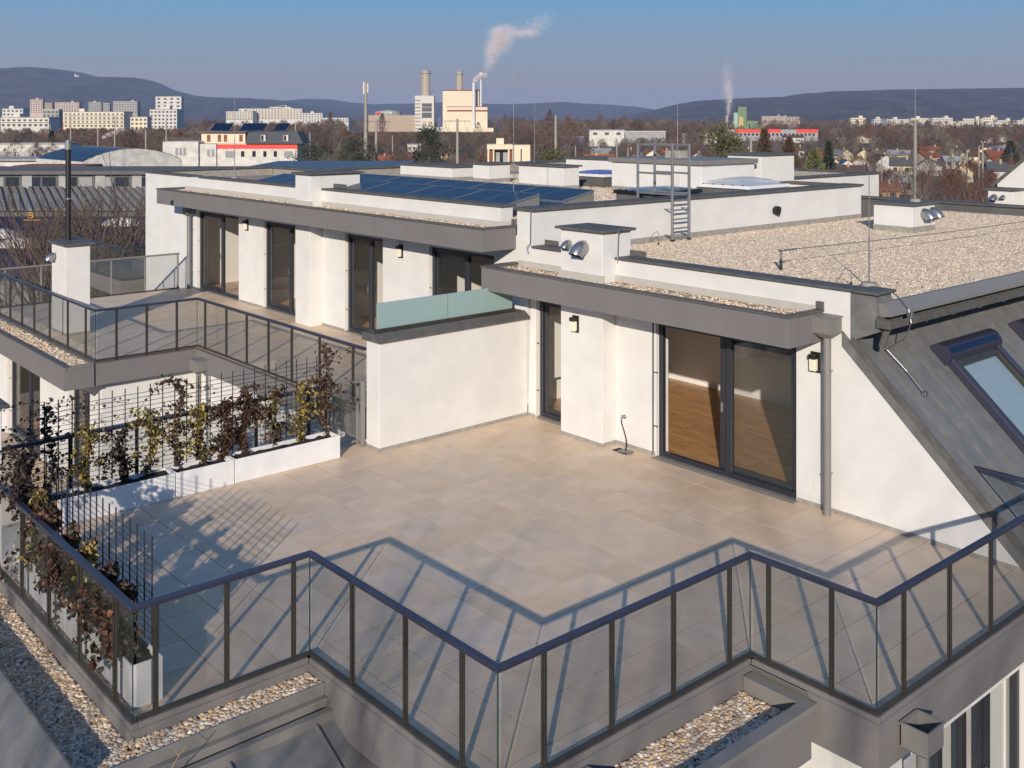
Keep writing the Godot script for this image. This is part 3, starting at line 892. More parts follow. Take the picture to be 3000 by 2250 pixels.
	lw.prism([Vector2(-14.9, -3.9), Vector2(-9.55, -3.9), Vector2(-9.55, -5.6), Vector2(-6.62, -5.6), Vector2(-6.62, -9.0), Vector2(-5.25, -9.0), Vector2(-5.25, -9.7), Vector2(-5.55, -9.7), Vector2(-5.55, -12.6), Vector2(-5.25, -12.6), Vector2(-5.25, -13.2), Vector2(-14.9, -13.2)], 1, -9.9, -0.505)
	part(h, "lower_wall", lw, M.plaster)
	bpart(h, "lintel", Vector3(-5.55, -0.86, -12.6), Vector3(-5.252, -0.506, -9.7), M.plaster)
	window(h, Vector3(-5.40, -2.9, -9.72), Vector3.FORWARD, Vector3.RIGHT, 2.86, 2.03, [0.33, 0.52, 0.72], {"leaf": 2})
	# left terrace slab, its fascia and the storey under it
	var ts := MB.new()
	ts.prism([Vector2(-29.3, -7.45), Vector2(-21.36, -7.45), Vector2(-21.36, -9.60), Vector2(-14.86, -9.60), Vector2(-14.86, -12.96), Vector2(-29.3, -12.96)], 1, 0.12, 0.555)
	part(h, "upper_terrace_slab", ts, M.fascia)
	bpart(h, "gravel_tray", Vector3(-29.3, 0.12, -7.445), Vector3(-21.32, 0.52, -6.87), M.fascia)
	bpart(h, "tray_rim", Vector3(-29.3, 0.521, -6.92), Vector3(-21.32, 0.59, -6.86), M.fascia, 0.004)
	bpart(h, "tray_rim", Vector3(-21.39, 0.521, -7.444), Vector3(-21.32, 0.592, -6.932), M.fascia, 0.004)
	cap(h, "tray_cap", Vector3(-29.3, 0.59, -6.95), Vector3(-21.30, 0.612, -6.84))
	pebbles(h, "gravel", -29.2, -21.40, -7.42, -6.93, 0.535, 650, 0.022, 0.042, 0)
	bpart(h, "lower_side_wall", Vector3(-21.75, -9.9, -12.9), Vector3(-21.6, 0.118, -7.72), M.plaster)
	bpart(h, "court_wall", Vector3(-21.6, -9.9, -9.95), Vector3(-15.2, 0.118, -9.8), M.plaster)
	var ll := MB.new()
	ll.prism([Vector2(-32.0, -9.9), Vector2(-21.6, -9.9), Vector2(-21.6, 0.118), Vector2(-32.0, 0.118)], 2, -8.0, -7.7)
	var lo := MB.new()
	lo.prism([Vector2(-32.0, -2.45), Vector2(-28.2, -2.45), Vector2(-28.2, -0.25), Vector2(-25.6, -0.25), Vector2(-25.6, -2.45), Vector2(-23.6, -2.45), Vector2(-23.6, -0.25), Vector2(-22.3, -0.25), Vector2(-22.3, -2.45), Vector2(-21.6, -2.45), Vector2(-21.6, 0.118), Vector2(-32.0, 0.118)], 2, -8.0, -7.7)
	part(h, "lower_front_wall", lo, M.plaster)
	window(h, Vector3(-28.19, -2.3, -7.85), Vector3.RIGHT, Vector3.BACK, 2.58, 2.04, [0.55], {"leaf": 0})
	window(h, Vector3(-23.59, -2.3, -7.85), Vector3.RIGHT, Vector3.BACK, 1.28, 2.04, [0.6], {"leaf": 0})
	room(h, -31.0, -21.8, -2.3, 0.05, -11.6, -8.0)
	bpart(h, "lower_terrace", Vector3(-32.0, -2.75, -7.69), Vector3(-15.15, -2.42, -3.0), M.tile_1)
	bpart(h, "lower_base", Vector3(-31.9, -9.9, -7.68), Vector3(-15.2, -2.76, -3.2), M.plaster)
	# balcony of the wing behind
	bpart(h, "far_balcony", Vector3(-39.0, -0.2, -16.4), Vector3(-33.4, 0.30, -12.5), M.fascia)

# a short steel bend on a wall, mouth down; "dir" is how far it turns out
func hood(parent: Node, at: Vector3, r: float, _len: float, out := Vector3.BACK) -> void:
	var mb := MB.new()
	var rings := []
	var mids := []
	for i in 7:
		var a := i / 6.0 * 1.15
		var c := at + out * (sin(a) * r * 1.7) + Vector3.DOWN * ((1.0 - cos(a)) * r * 1.7)
		var dir := (out * cos(a) + Vector3.DOWN * sin(a)).normalized()
		var side := dir.cross(Vector3.UP).normalized()
		var up := side.cross(dir)
		var ring := []
		for k in 14:
			ring.append(c + side * cos(TAU * k / 14) * r + up * sin(TAU * k / 14) * r)
		rings.append(ring)
		mids.append(c)
	mb.loft(rings, mids)
	var o := part(parent, "exhaust_hood", mb, M.steel)
	(o.material_override as StandardMaterial3D).cull_mode = BaseMaterial3D.CULL_DISABLED

func build_floors() -> void:
	var fl := setting("terrace_floor")
	for q in [[-15.02, -9.43, -12.93, -3.67], [-9.43, -6.47, -12.93, -5.49], [-6.47, -5.07, -12.93, -8.85]]:
		bpart(fl, "joint_bed", Vector3(q[0], -0.034, q[2]), Vector3(q[1], -0.0035, q[3]), M.joint)
	tiles(fl, [Rect2(-15.03, -12.94, 5.60, 9.27), Rect2(-9.43, -12.94, 2.96, 7.45), Rect2(-6.47, -12.94, 1.40, 4.09)], 0.0, Vector2(-11.145, -9.065))
	var up := setting("upper_terrace_floor")
	bpart(up, "joint_bed", Vector3(-29.2, 0.556, -12.93), Vector3(-14.88, 0.581, -9.66), M.joint)
	bpart(up, "joint_bed", Vector3(-29.2, 0.556, -9.659), Vector3(-21.45, 0.581, -7.55), M.joint)
	tiles(up, [Rect2(-29.2, -12.93, 7.75, 5.38), Rect2(-21.45, -12.93, 6.57, 3.27)], 0.585, Vector2(-20.0, -9.6))

# square tiles on a grid through "at", cut to the regions of the floor
func tiles(parent: Node, regions: Array, y: float, at: Vector2) -> void:
	var s := 0.556
	var shared := {}
	var all: Rect2 = regions[0]
	for r in regions:
		all = all.merge(r)
	for i in range(int(floor((all.position.x - at.x) / s)), int(ceil((all.end.x - at.x) / s))):
		for j in range(int(floor((all.position.y - at.y) / s)), int(ceil((all.end.y - at.y) / s))):
			var cell := Rect2(at.x + i * s, at.y + j * s, s, s)
			var bits := []
			for g in regions:
				var r: Rect2 = cell.intersection(g)
				if r.size.x < 0.02 or r.size.y < 0.02:
					continue
				var joined := false
				for k in bits.size():
					if absf(bits[k].position.y - r.position.y) < 0.005 and absf(bits[k].end.y - r.end.y) < 0.005:
						bits[k] = bits[k].merge(r)
						joined = true
				if not joined:
					bits.append(r)
			var tone := rng.randi() % 4
			for r in bits:
				var key := "%.3f %.3f" % [r.size.x, r.size.y]
				if not shared.has(key):
					var mb := MB.new()
					mb.obox(Transform3D(), Vector3(r.size.x - 0.008, 0.02, r.size.y - 0.008))
					shared[key] = mb.mesh()
				var o := MeshInstance3D.new()
				o.name = "tile"
				o.mesh = shared[key]
				o.material_override = M["tile_%d" % tone]
				parent.add_child(o, true)
				o.position = Vector3(r.get_center().x, y - 0.0105 + rng.randf_range(-0.0006, 0.0006), r.get_center().y)

# ---------------------------------------------------------------- things on the terraces

# a glass balustrade along a line of plan points; posts[i] are distances along run i
func railing(called: String, label: String, pts: Array, y0: float, height: float, posts: Array, opts := {}) -> Node3D:
	var t := thing(called, label, "railing", Vector3(pts[0].x, y0, pts[0].y), opts.get("group", ""))
	var P := func(p: Vector2, y: float) -> Vector3:
		return Vector3(p.x, y, p.y)
	var glass_y0 := y0 + 0.045
	var glass_y1 := y0 + height - 0.035
	for i in pts.size() - 1:
		var a: Vector2 = pts[i]
		var b: Vector2 = pts[i + 1]
		var d := (b - a).normalized()
		var ext := d * 0.032
		var top := MB.new()
		var w := 0.072
		# mitred ends: butt the runs so that no faces overlap
		var a2 := a + (ext if i > 0 else -ext * 0.0)
		var b2 := b + (ext if i < pts.size() - 2 else Vector2.ZERO)
		top.bar(P.call(a2, y0 + height - 0.022), P.call(b2, y0 + height - 0.022), w, 0.044, Vector3.UP, 0.006)
		part(t, "handrail", top, opts.get("paint", M.rail_paint))
		var base := MB.new()
		base.bar(P.call(a2, y0 + 0.03), P.call(b2, y0 + 0.03), 0.05, 0.03, Vector3.UP, 0.004)
		part(t, "base_rail", base, M.post_paint)
		var cuts := [0.0]
		cuts.append_array(posts[i])
		cuts.append((b - a).length())
		for q in posts[i]:
			var pm := MB.new()
			var c: Vector2 = a + d * q
			var nrm := Vector3(d.y, 0, -d.x)
			pm.bar(P.call(c, y0 - 0.02), P.call(c, y0 + height - 0.044), 0.052, 0.02, nrm, 0.003)
			pm.bar(P.call(c, y0 + 0.05) - nrm * 0.02, P.call(c, y0 + height - 0.05) - nrm * 0.02, 0.03, 0.012, nrm, 0.002)
			part(t, "post", pm, opts.get("paint", M.post_paint))
		for k in cuts.size() - 1:
			var g0: float = cuts[k] + (0.03 if k > 0 else (0.034 if i > 0 else 0.004))
			var g1: float = cuts[k + 1] - (0.03 if k < cuts.size() - 2 else 0.006)
			if g1 - g0 < 0.05:
				continue
			var gm := MB.new()
			gm.face([P.call(a + d * g0, glass_y0), P.call(a + d * g1, glass_y0), P.call(a + d * g1, glass_y1), P.call(a + d * g0, glass_y1)], Vector3(d.y, 0, -d.x))
			var pn := part(t, "pane", gm, M.pane)
			if k == cuts.size() - 2 and i < pts.size() - 2:
				var em := MB.new()
				em.bar(P.call(b - d * 0.004, glass_y0), P.call(b - d * 0.004, glass_y1), 0.012, 0.008, Vector3(d.y, 0, -d.x))
				part(pn, "polished_edge", em, M.glass_edge)
	return t

func build_railings() -> void:
	railing("glass_railing", "long zigzag glass railing with dark handrail along the front of the terrace", [Vector2(-13.66, -3.62), Vector2(-9.38, -3.62), Vector2(-9.38, -5.44), Vector2(-6.42, -5.44), Vector2(-6.42, -8.80), Vector2(-5.02, -8.80), Vector2(-5.02, -12.93)], 0.02, 1.06,
		[[0.02, 1.0, 1.95, 2.9, 3.86], [0.21, 0.91, 1.63], [0.8, 1.68, 2.5], [0.5, 1.32, 2.16, 3.01], [0.22, 0.93], [0.47, 1.37, 2.28, 3.2, 4.09]])
	railing("glass_railing", "glass railing with dark handrail behind the long white planters", [Vector2(-15.06, -3.4), Vector2(-15.06, -9.0)], -0.02, 1.10, [[0.02, 1.53, 2.47, 3.4, 4.37, 5.31]])
	railing("glass_railing", "glass railing around the upper terrace, beyond the courtyard", [Vector2(-29.2, -7.52), Vector2(-21.45, -7.52), Vector2(-21.45, -9.68), Vector2(-14.88, -9.68)], 0.58, 1.06,
		[[0.05, 0.99, 1.93, 2.87, 3.8, 4.9, 6.1, 7.2], [0.42, 1.05, 1.7], [0.4, 1.4, 2.3, 3.2, 4.1, 5.1, 6.2]])
	railing("glass_railing", "thin grey glass railing closing the far end of the upper terrace", [Vector2(-29.15, -7.6), Vector2(-29.15, -12.6)], 0.58, 1.04, [[0.3, 1.2, 2.1, 3.05, 4.0, 4.96]], {"paint": M.zinc})
	railing("glass_railing", "glass railing on the distant balcony past the white end wall", [Vector2(-33.45, -16.3), Vector2(-33.45, -12.55), Vector2(-38.9, -12.55)], 0.32, 1.05, [[1.0, 2.0, 3.0], [1.0, 2.2, 3.4, 4.6]])
	# the neighbour's balustrade that starts at the sheet roof
	var nb := thing("glass_railing", "glass railing starting from the sloping metal roof at the right edge", "railing", Vector3(-6.2, 0.95, -13.35))
	var mb := MB.new()
	mb.bar(Vector3(-6.27, 0.985, -13.35), Vector3(-3.6, 0.985, -13.35), 0.065, 0.05, Vector3.UP, 0.006)
	part(nb, "handrail", mb, M.rail_paint)
	var tip := MB.new()
	tip.box(Vector3(-6.31, 0.955, -13.385), Vector3(-6.272, 1.012, -13.315), 0.005)
	part(nb, "end_clip", tip, M.steel)
	var gp := MB.new()
	gp.face([Vector3(-6.10, 0.945, -13.35), Vector3(-5.1, 0.0, -13.35), Vector3(-3.6, 0.0, -13.35), Vector3(-3.6, 0.945, -13.35)], Vector3.BACK)
	part(nb, "pane", gp, M.pane)
	var ge := MB.new()
	ge.bar(Vector3(-6.22, 0.95, -13.35), Vector3(-4.9, -0.30, -13.35), 0.03, 0.04, Vector3(0.95, 1, 0).normalized())
	part(nb, "edge_strip", ge, M.frame)
	# frosted screen on the dividing wall
	var fs := thing("frosted_glass_screen", "frosted blue-green glass screen on top of the white dividing wall", "glass screen", Vector3(-14.6, 1.93, -11))
	for q in [[-12.70, -11.22], [-11.20, -9.72]]:
		bpart(fs, "pane", Vector3(-14.60, 1.96, q[0]), Vector3(-14.584, 2.42, q[1]), M.frosted)
	bpart(fs, "clamp_rail", Vector3(-14.64, 1.93, -12.72), Vector3(-14.55, 1.99, -9.70), M.post_paint, 0.004)
	# little gate at the end of the planters
	var g := thing("glass_gate", "low glass gate in a brownish metal frame beside the white dividing wall", "gate", Vector3(-14.9, 0, -9.6))
	var gf := MB.new()
	for q in [[-9.62, 0.05], [-9.10, 0.04]]:
		gf.bar(Vector3(-15.02, 0.0, q[0]), Vector3(-15.02, 1.08, q[0]), q[1], q[1], Vector3.RIGHT, 0.004)
	gf.bar(Vector3(-15.02, 1.06, -9.6), Vector3(-15.02, 1.06, -9.12), 0.05, 0.04, Vector3.UP, 0.004)
	gf.bar(Vector3(-15.02, 0.06, -9.6), Vector3(-15.02, 0.06, -9.12), 0.04, 0.04, Vector3.UP, 0.004)
	part(g, "gate_frame", gf, M.zinc)
	var gq := MB.new()
	gq.face([Vector3(-15.02, 0.085, -9.59), Vector3(-15.02, 0.085, -9.125), Vector3(-15.02, 1.035, -9.125), Vector3(-15.02, 1.035, -9.59)], Vector3.RIGHT)
	part(g, "pane", gq, M.pane)
	bpart(g, "post", Vector3(-14.90, 0.0, -9.655), Vector3(-14.83, 1.10, -9.585), M.zinc, 0.006)
	bpart(g, "latch", Vector3(-14.97, 0.62, -9.60), Vector3(-14.93, 0.72, -9.57), M.steel, 0.004)

func planter(label: String, lo: Vector3, hi: Vector3) -> void:
	var t := thing("planter_box", label, "planter", Vector3((lo.x + hi.x) / 2, lo.y, (lo.z + hi.z) / 2), "white planter boxes")
	var mb := MB.new()
	var k := 0.022
	mb.box(Vector3(lo.x, lo.y, lo.z), Vector3(lo.x + k, hi.y, hi.z), 0.004)
	mb.box(Vector3(hi.x - k, lo.y, lo.z), Vector3(hi.x, hi.y, hi.z), 0.004)
	mb.box(Vector3(lo.x + k, lo.y, lo.z), Vector3(hi.x - k, hi.y, lo.z + k), 0.004)
	mb.box(Vector3(lo.x + k, lo.y, hi.z - k), Vector3(hi.x - k, hi.y, hi.z), 0.004)
	part(t, "box", mb, M.white_paint)
	var s := MB.new()
	var nx := maxi(3, int((hi.x - lo.x) / 0.09))
	var nz := maxi(3, int((hi.z - lo.z) / 0.09))
	var hgt := {}
	for i in nx + 1:
		for j in nz + 1:
			hgt[Vector2i(i, j)] = hi.y - 0.05 + rng.randf_range(-0.025, 0.025)
	for i in nx:
		for j in nz:
			var q := []
			for e in [[0, 0], [1, 0], [1, 1], [0, 1]]:
				q.append(Vector3(lerpf(lo.x + k, hi.x - k, float(i + e[0]) / nx), hgt[Vector2i(i + e[0], j + e[1])], lerpf(lo.z + k, hi.z - k, float(j + e[1]) / nz)))
			s.face([q[0], q[1], q[2]], Vector3.UP)
			s.face([q[0], q[2], q[3]], Vector3.UP)
	part(t, "soil", s, M.soil)

# a mesh of rods for climbers
func trellis(label: String, a: Vector2, b: Vector2, y0: float, y1: float, step: float) -> void:
	var t := thing("wire_trellis", label, "trellis", Vector3((a.x + b.x) / 2, 0, (a.y + b.y) / 2), "wire trellises in the planters")
	var n := int(round((b - a).length() / step))
	for i in n + 1:
		var p := a.lerp(b, float(i) / n)
		var mb := MB.new()
		mb.tube(Vector3(p.x, y0, p.y), Vector3(p.x, y1 + rng.randf_range(0.0, 0.02), p.y), 0.0085, 0.0085, 6)
		part(t, "upright", mb, M.frame)
	var d := (b - a).normalized()
	var off := Vector3(d.y, 0, -d.x) * 0.008
	var rows := int((y1 - 0.05 - y0 - 0.3) / 0.066)
	for k in rows + 1:
		var y := y0 + 0.3 + k * 0.066
		var mb := MB.new()
		mb.tube(Vector3(a.x, y, a.y) + off, Vector3(b.x, y, b.y) + off, 0.0042, 0.0042, 4)
		part(t, "cross_wire", mb, M.frame)

# one climbing plant: a twisted stem with side shoots and its leaves
func climber(called: String, label: String, at: Vector3, top: float, spread: float, along: Vector3, palette: Array, count: int, size: float, droop := 0.0) -> void:
	var t := thing(called, label, "climbing plant", at, "climbers in the planters")
	var st := MB.new()
	var lv := MB.new()
	lv.tinted = true
	var side := along.cross(Vector3.UP).normalized()
	var spine := []
	var p := at
	var steps := 14
	for i in steps + 1:
		var f := float(i) / steps
		spine.append(Vector3(at.x, lerpf(at.y, top, f), at.z) + along * (sin(f * 7.0 + at.z * 5.0) * 0.05 + rng.randf_range(-0.02, 0.02)) + side * rng.randf_range(-0.03, 0.03))
	for i in steps:
		st.tube(spine[i], spine[i + 1], lerpf(0.012, 0.004, float(i) / steps), lerpf(0.012, 0.004, float(i + 1) / steps), 5, false)
	var shoots := [spine]
	for k in int(6 + spread * 14):
		var s: Vector3 = spine[rng.randi_range(3, steps)]
		var dir: Vector3 = (along * (1.0 if rng.randf() < 0.5 else -1.0) * rng.randf_range(0.5, 1.0) + Vector3.UP * rng.randf_range(-0.3 - droop, 0.5) + side * (rng.randf_range(-0.4, 0.4) + droop * 0.9)).normalized()
		var ln := rng.randf_range(0.4, 1.0) * spread
		var sh := [s]
		for j in 5:
			dir = (dir + Vector3.DOWN * (0.12 + droop * 0.25) + along * rng.randf_range(-0.25, 0.25) + side * rng.randf_range(-0.2, 0.2)).normalized()
			sh.append(sh[-1] + dir * ln / 5.0)
		for j in 5:
			st.tube(sh[j], sh[j + 1], 0.0035, 0.0025, 4, false)
		shoots.append(sh)
	for k in count:
		var sh: Array = shoots[0] if rng.randf() < 0.5 else shoots[rng.randi() % shoots.size()]
		var i := rng.randi() % (sh.size() - 1)
		var c: Vector3 = (sh[i] as Vector3).lerp(sh[i + 1], rng.randf())
		c += Vector3(rng.randfn(0, 0.035), rng.randfn(0, 0.03), rng.randfn(0, 0.035))
		if c.y < at.y - 0.35 - droop:
			continue
		var s := size * rng.randf_range(0.55, 1.2)
		var n := Vector3(rng.randf_range(-1, 1), rng.randf_range(-0.2, 1.0), rng.randf_range(-1, 1)).normalized()
		var ax := n.cross(Vector3(rng.randf_range(-1, 1), rng.randf_range(-1.2, 0.2), rng.randf_range(-1, 1))).normalized()
		var ay := n.cross(ax).normalized()
		var curl := rng.randf_range(0.1, 0.5) * s
		lv.tint = palette[rng.randi() % palette.size()] * rng.randf_range(0.7, 1.2)
		var tip := c + ay * s
		var l := c + ay * s * 0.42 - ax * s * 0.52 + n * curl
		var r := c + ay * s * 0.42 + ax * s * 0.52 + n * curl * 0.8
		var l2 := c + ay * s * 0.86 - ax * s * 0.30 + n * curl * 0.4
		var r2 := c + ay * s * 0.86 + ax * s * 0.30 + n * curl * 0.5
		lv.tri(c, l, l2); lv.tri(c, l2, tip); lv.tri(c, tip, r2); lv.tri(c, r2, r)
	part(t, "stem", st, M.stem)
	part(t, "leaves", lv, M.leaf, "stuff")

func build_plants() -> void:
	planter("white planter box nearest the glass gate, soil heaped with dry stems", Vector3(-14.95, 0.0, -9.02), Vector3(-14.60, 0.36, -7.19))
	planter("middle white planter box of the long row, below the dense brown climbers", Vector3(-14.95, 0.0, -7.175), Vector3(-14.60, 0.36, -6.27))
	planter("shaded white planter box at the left end of the long row", Vector3(-14.95, 0.0, -6.255), Vector3(-14.60, 0.36, -4.40))
	planter("white planter box behind the left glass railing, nearest the front corner", Vector3(-11.46, 0.0, -4.00), Vector3(-9.62, 0.41, -3.70))
	planter("white planter box behind the left glass railing, farther from the corner", Vector3(-13.32, 0.0, -4.00), Vector3(-11.48, 0.41, -3.70))
	trellis("tall dark wire trellis standing in the long row of white planters", Vector2(-14.99, -4.38), Vector2(-14.99, -9.0), 0.02, 1.60, 0.185)
	trellis("dark wire trellis behind the left glass railing, overgrown with red-brown leaves", Vector2(-13.2, -4.04), Vector2(-9.98, -4.04), 0.02, 1.42, 0.185)
	var brown := [Color(0.060, 0.034, 0.024), Color(0.085, 0.046, 0.03), Color(0.045, 0.03, 0.024), Color(0.11, 0.058, 0.035)]
	var gold := [Color(0.33, 0.26, 0.055), Color(0.24, 0.19, 0.045), Color(0.17, 0.15, 0.04), Color(0.42, 0.34, 0.12), Color(0.10, 0.065, 0.03), Color(0.07, 0.045, 0.028)]
	var dark := [Color(0.035, 0.025, 0.024), Color(0.055, 0.036, 0.03), Color(0.03, 0.026, 0.022)]
	var russet := [Color(0.095, 0.045, 0.032), Color(0.07, 0.038, 0.028), Color(0.05, 0.036, 0.025), Color(0.14, 0.07, 0.042), Color(0.05, 0.045, 0.025), Color(0.04, 0.03, 0.024)]
	var z := Vector3(0, 0, 1)
	var x := -14.90
	var spots := [
		[-4.60, 1.62, 0.75, dark, 330, "dark shrivelled climber at the left end of the trellis, a shoot trailing right"],
		[-5.10, 1.16, 0.22, gold, 300, "yellow-green climber nearest the left end of the long trellis"],
		[-5.60, 1.05, 0.32, dark, 300, "dark brown climber between the two leftmost yellow ones"],
		[-6.02, 1.20, 0.30, gold, 320, "bright yellow climber in the middle of the long trellis"],
		[-6.42, 1.62, 0.50, brown, 330, "tall brown climber with a bushy top reaching the trellis edge"],
		[-6.78, 1.12, 0.26, gold, 330, "yellow climber just left of the dense brown mass"],
		[-7.18, 1.16, 0.30, brown, 620, "dense dead brown climber, left one of the thick pair"],
		[-7.52, 1.30, 0.32, brown, 620, "dense dead brown climber, right one of the thick pair"],
		[-8.02, 1.20, 0.30, [brown[0], brown[1], gold[2], brown[3]], 340, "thin brown climber with a few olive leaves right of the dense pair"],
		[-8.50, 1.24, 0.28, gold, 300, "yellow climber at the right end of the long trellis"],
		[-8.92, 1.76, 0.34, brown, 340, "tallest withered climber beside the glass gate"],
	]
	for s in spots:
		climber("climbing_plant", s[5], Vector3(x + rng.randf_range(-0.03, 0.03), 0.32, s[0]), s[1], s[2] * 1.7, z, s[3], int(s[4] * 1.9), 0.052)
	var xs := [[-9.92, 0.98, 0.34, russet, 560, 0.6, "russet climber at the front corner, hanging over the white planter end"], [-10.4, 1.04, 0.36, russet, 640, 0.6, "dense russet climber second from the front corner"], [-10.95, 1.12, 0.30, [gold[0], gold[3], russet[0], russet[3]], 420, 0.4, "climber with yellow and red leaves spilling over the left handrail"], [-11.5, 1.10, 0.36, russet, 640, 0.6, "russet climber in the middle of the left railing"], [-12.1, 1.16, 0.36, russet, 520, 0.5, "russet climber just right of the yellow one on the left handrail"], [-12.6, 1.20, 0.28, [gold[0], gold[3], gold[4], russet[2]], 340, 0.3, "yellow-leaved climber on the left handrail near the white shaft"], [-13.1, 1.5, 0.5, dark, 420, 0.5, "dark trailing climber farthest left behind the left railing"]]
	for s in xs:
		climber("climbing_plant", s[6], Vector3(s[0], 0.36, -3.77), s[1], s[2] * 1.4, Vector3.RIGHT, s[3], int(s[4] * 2.3), 0.064, s[5])
	# twigs that reach up over the lower roof edge
	var tw := thing("dry_stems", "bare reddish stems sticking up over the roof edge at bottom left", "twig", Vector3(-8.8, -0.7, -3.4))
	for q in [[Vector3(-8.83, -0.7, -3.42), 0.72, Vector3(-0.14, 1, 0.02)], [Vector3(-8.80, -0.7, -3.50), 0.78, Vector3(-0.06, 1, -0.08)], [Vector3(-8.80, -0.7, -3.22), 0.55, Vector3(-0.1, 1, 0.05)]]:
		var m := MB.new()
		var c: Vector3 = q[0]
		var dir: Vector3 = (q[2] as Vector3).normalized()
		for k in 9:
			dir = (dir + Vector3(rng.randf_range(-0.25, 0.25), -0.02 * k, rng.randf_range(-0.25, 0.25))).normalized()
			var e: Vector3 = c + dir * q[1] / 8.0
			m.tube(c, e, lerpf(0.008, 0.003, k / 9.0), lerpf(0.008, 0.003, (k + 1) / 9.0), 6)
			if k > 2 and k % 2:
				m.tube(e, e + (dir + Vector3(rng.randf_range(-1, 1), 0.2, rng.randf_range(-1, 1))).normalized() * rng.randf_range(0.05, 0.14), 0.003, 0.0015, 5)
			c = e
		part(tw, "stem", m, M.wood_slat)

func wall_lamp(label: String, at: Vector3) -> void:
	if not M.has("lamp_proto"):
		var t := thing("wall_lamp", label, "wall lamp", at, "wall lamps on the white facade")
		origin[t] = Vector3.ZERO
		bpart(t, "back_plate", Vector3(-0.075, -0.145, 0.0), Vector3(0.075, 0.145, 0.022), M.black, 0.004)
		bpart(t, "hood", Vector3(-0.055, 0.055, 0.022), Vector3(0.055, 0.118, 0.12), M.black, 0.006)
		bpart(t, "diffuser", Vector3(-0.05, -0.115, 0.024), Vector3(0.05, 0.053, 0.105), M.lamp_glass, 0.01)
		M["lamp_proto"] = t
		return
	copy(M["lamp_proto"], at, label)

func downpipe(label: String, at: Vector3, y_bottom: float, open_box: bool, out := Vector3.BACK) -> void:
	# "at" is the middle of the hopper's top, against a wall that looks along "out"
	var t := thing("downpipe", label, "downpipe", Vector3(at.x, y_bottom, at.z), "grey downpipes with box hoppers")
	var r := out.cross(Vector3.UP)
	var hb := MB.new()
	var ring := func(w: float, d: float, y: float, shift: float) -> Array:
		return [at - r * w + out * (shift - d) + Vector3.UP * y, at + r * w + out * (shift - d) + Vector3.UP * y, at + r * w + out * (shift + d) + Vector3.UP * y, at - r * w + out * (shift + d) + Vector3.UP * y]
	var s := 0.14
	var lv := [ring.call(0.15, 0.13, 0.0, s), ring.call(0.15, 0.13, -0.22, s), ring.call(0.062, 0.062, -0.29, s)]
	for i in 2:
		for k in 4:
			var mid: Vector3 = (lv[i][k] + lv[i][(k + 1) % 4]) * 0.5 - (at + out * s)
			mid.y = 0.0
			hb.face([lv[i][k], lv[i][(k + 1) % 4], lv[i + 1][(k + 1) % 4], lv[i + 1][k]], mid)
	if open_box:
		var inn: Array = ring.call(0.14, 0.12, -0.004, s)
		var dn: Array = ring.call(0.14, 0.12, -0.2, s)
		for k in 4:
			var mid: Vector3 = (inn[k] + inn[(k + 1) % 4]) * 0.5 - (at + out * s)
			mid.y = 0.0
			hb.face([inn[k], inn[(k + 1) % 4], dn[(k + 1) % 4], dn[k]], -mid)
		hb.face(dn, Vector3.UP)
	part(t, "hopper", hb, M.zinc)
	var rim := MB.new()
	if open_box:
		var o4: Array = ring.call(0.155, 0.135, 0.0, s)
		for k in 4:
			rim.bar(o4[k], o4[(k + 1) % 4], 0.018, 0.014, Vector3.UP)
	else:
		rim.obox(Transform3D(Basis(r, Vector3.UP, out), at + out * s + Vector3.UP * 0.006), Vector3(0.34, 0.014, 0.29), 0.003)
	part(t, "rim", rim, M.zinc)
	var pm := MB.new()
	pm.tube(at + out * s + Vector3.DOWN * 0.28, Vector3(at.x, y_bottom, at.z) + out * s, 0.056, 0.056, 16)
	part(t, "pipe", pm, M.zinc)
	for f in [0.28, 0.80]:
		var cm := MB.new()
		var c := (at + out * s).lerp(Vector3(at.x, y_bottom, at.z) + out * s, f)
		cm.tube(c + Vector3.UP * 0.012, c + Vector3.DOWN * 0.012, 0.061, 0.061, 16)
		cm.tube(c - out * 0.05, c - out * s, 0.008, 0.008, 6)
		cm.tube(c + r * 0.058, c + r * 0.085, 0.008, 0.008, 6)
		part(t, "pipe_clip", cm, M.galvanised)

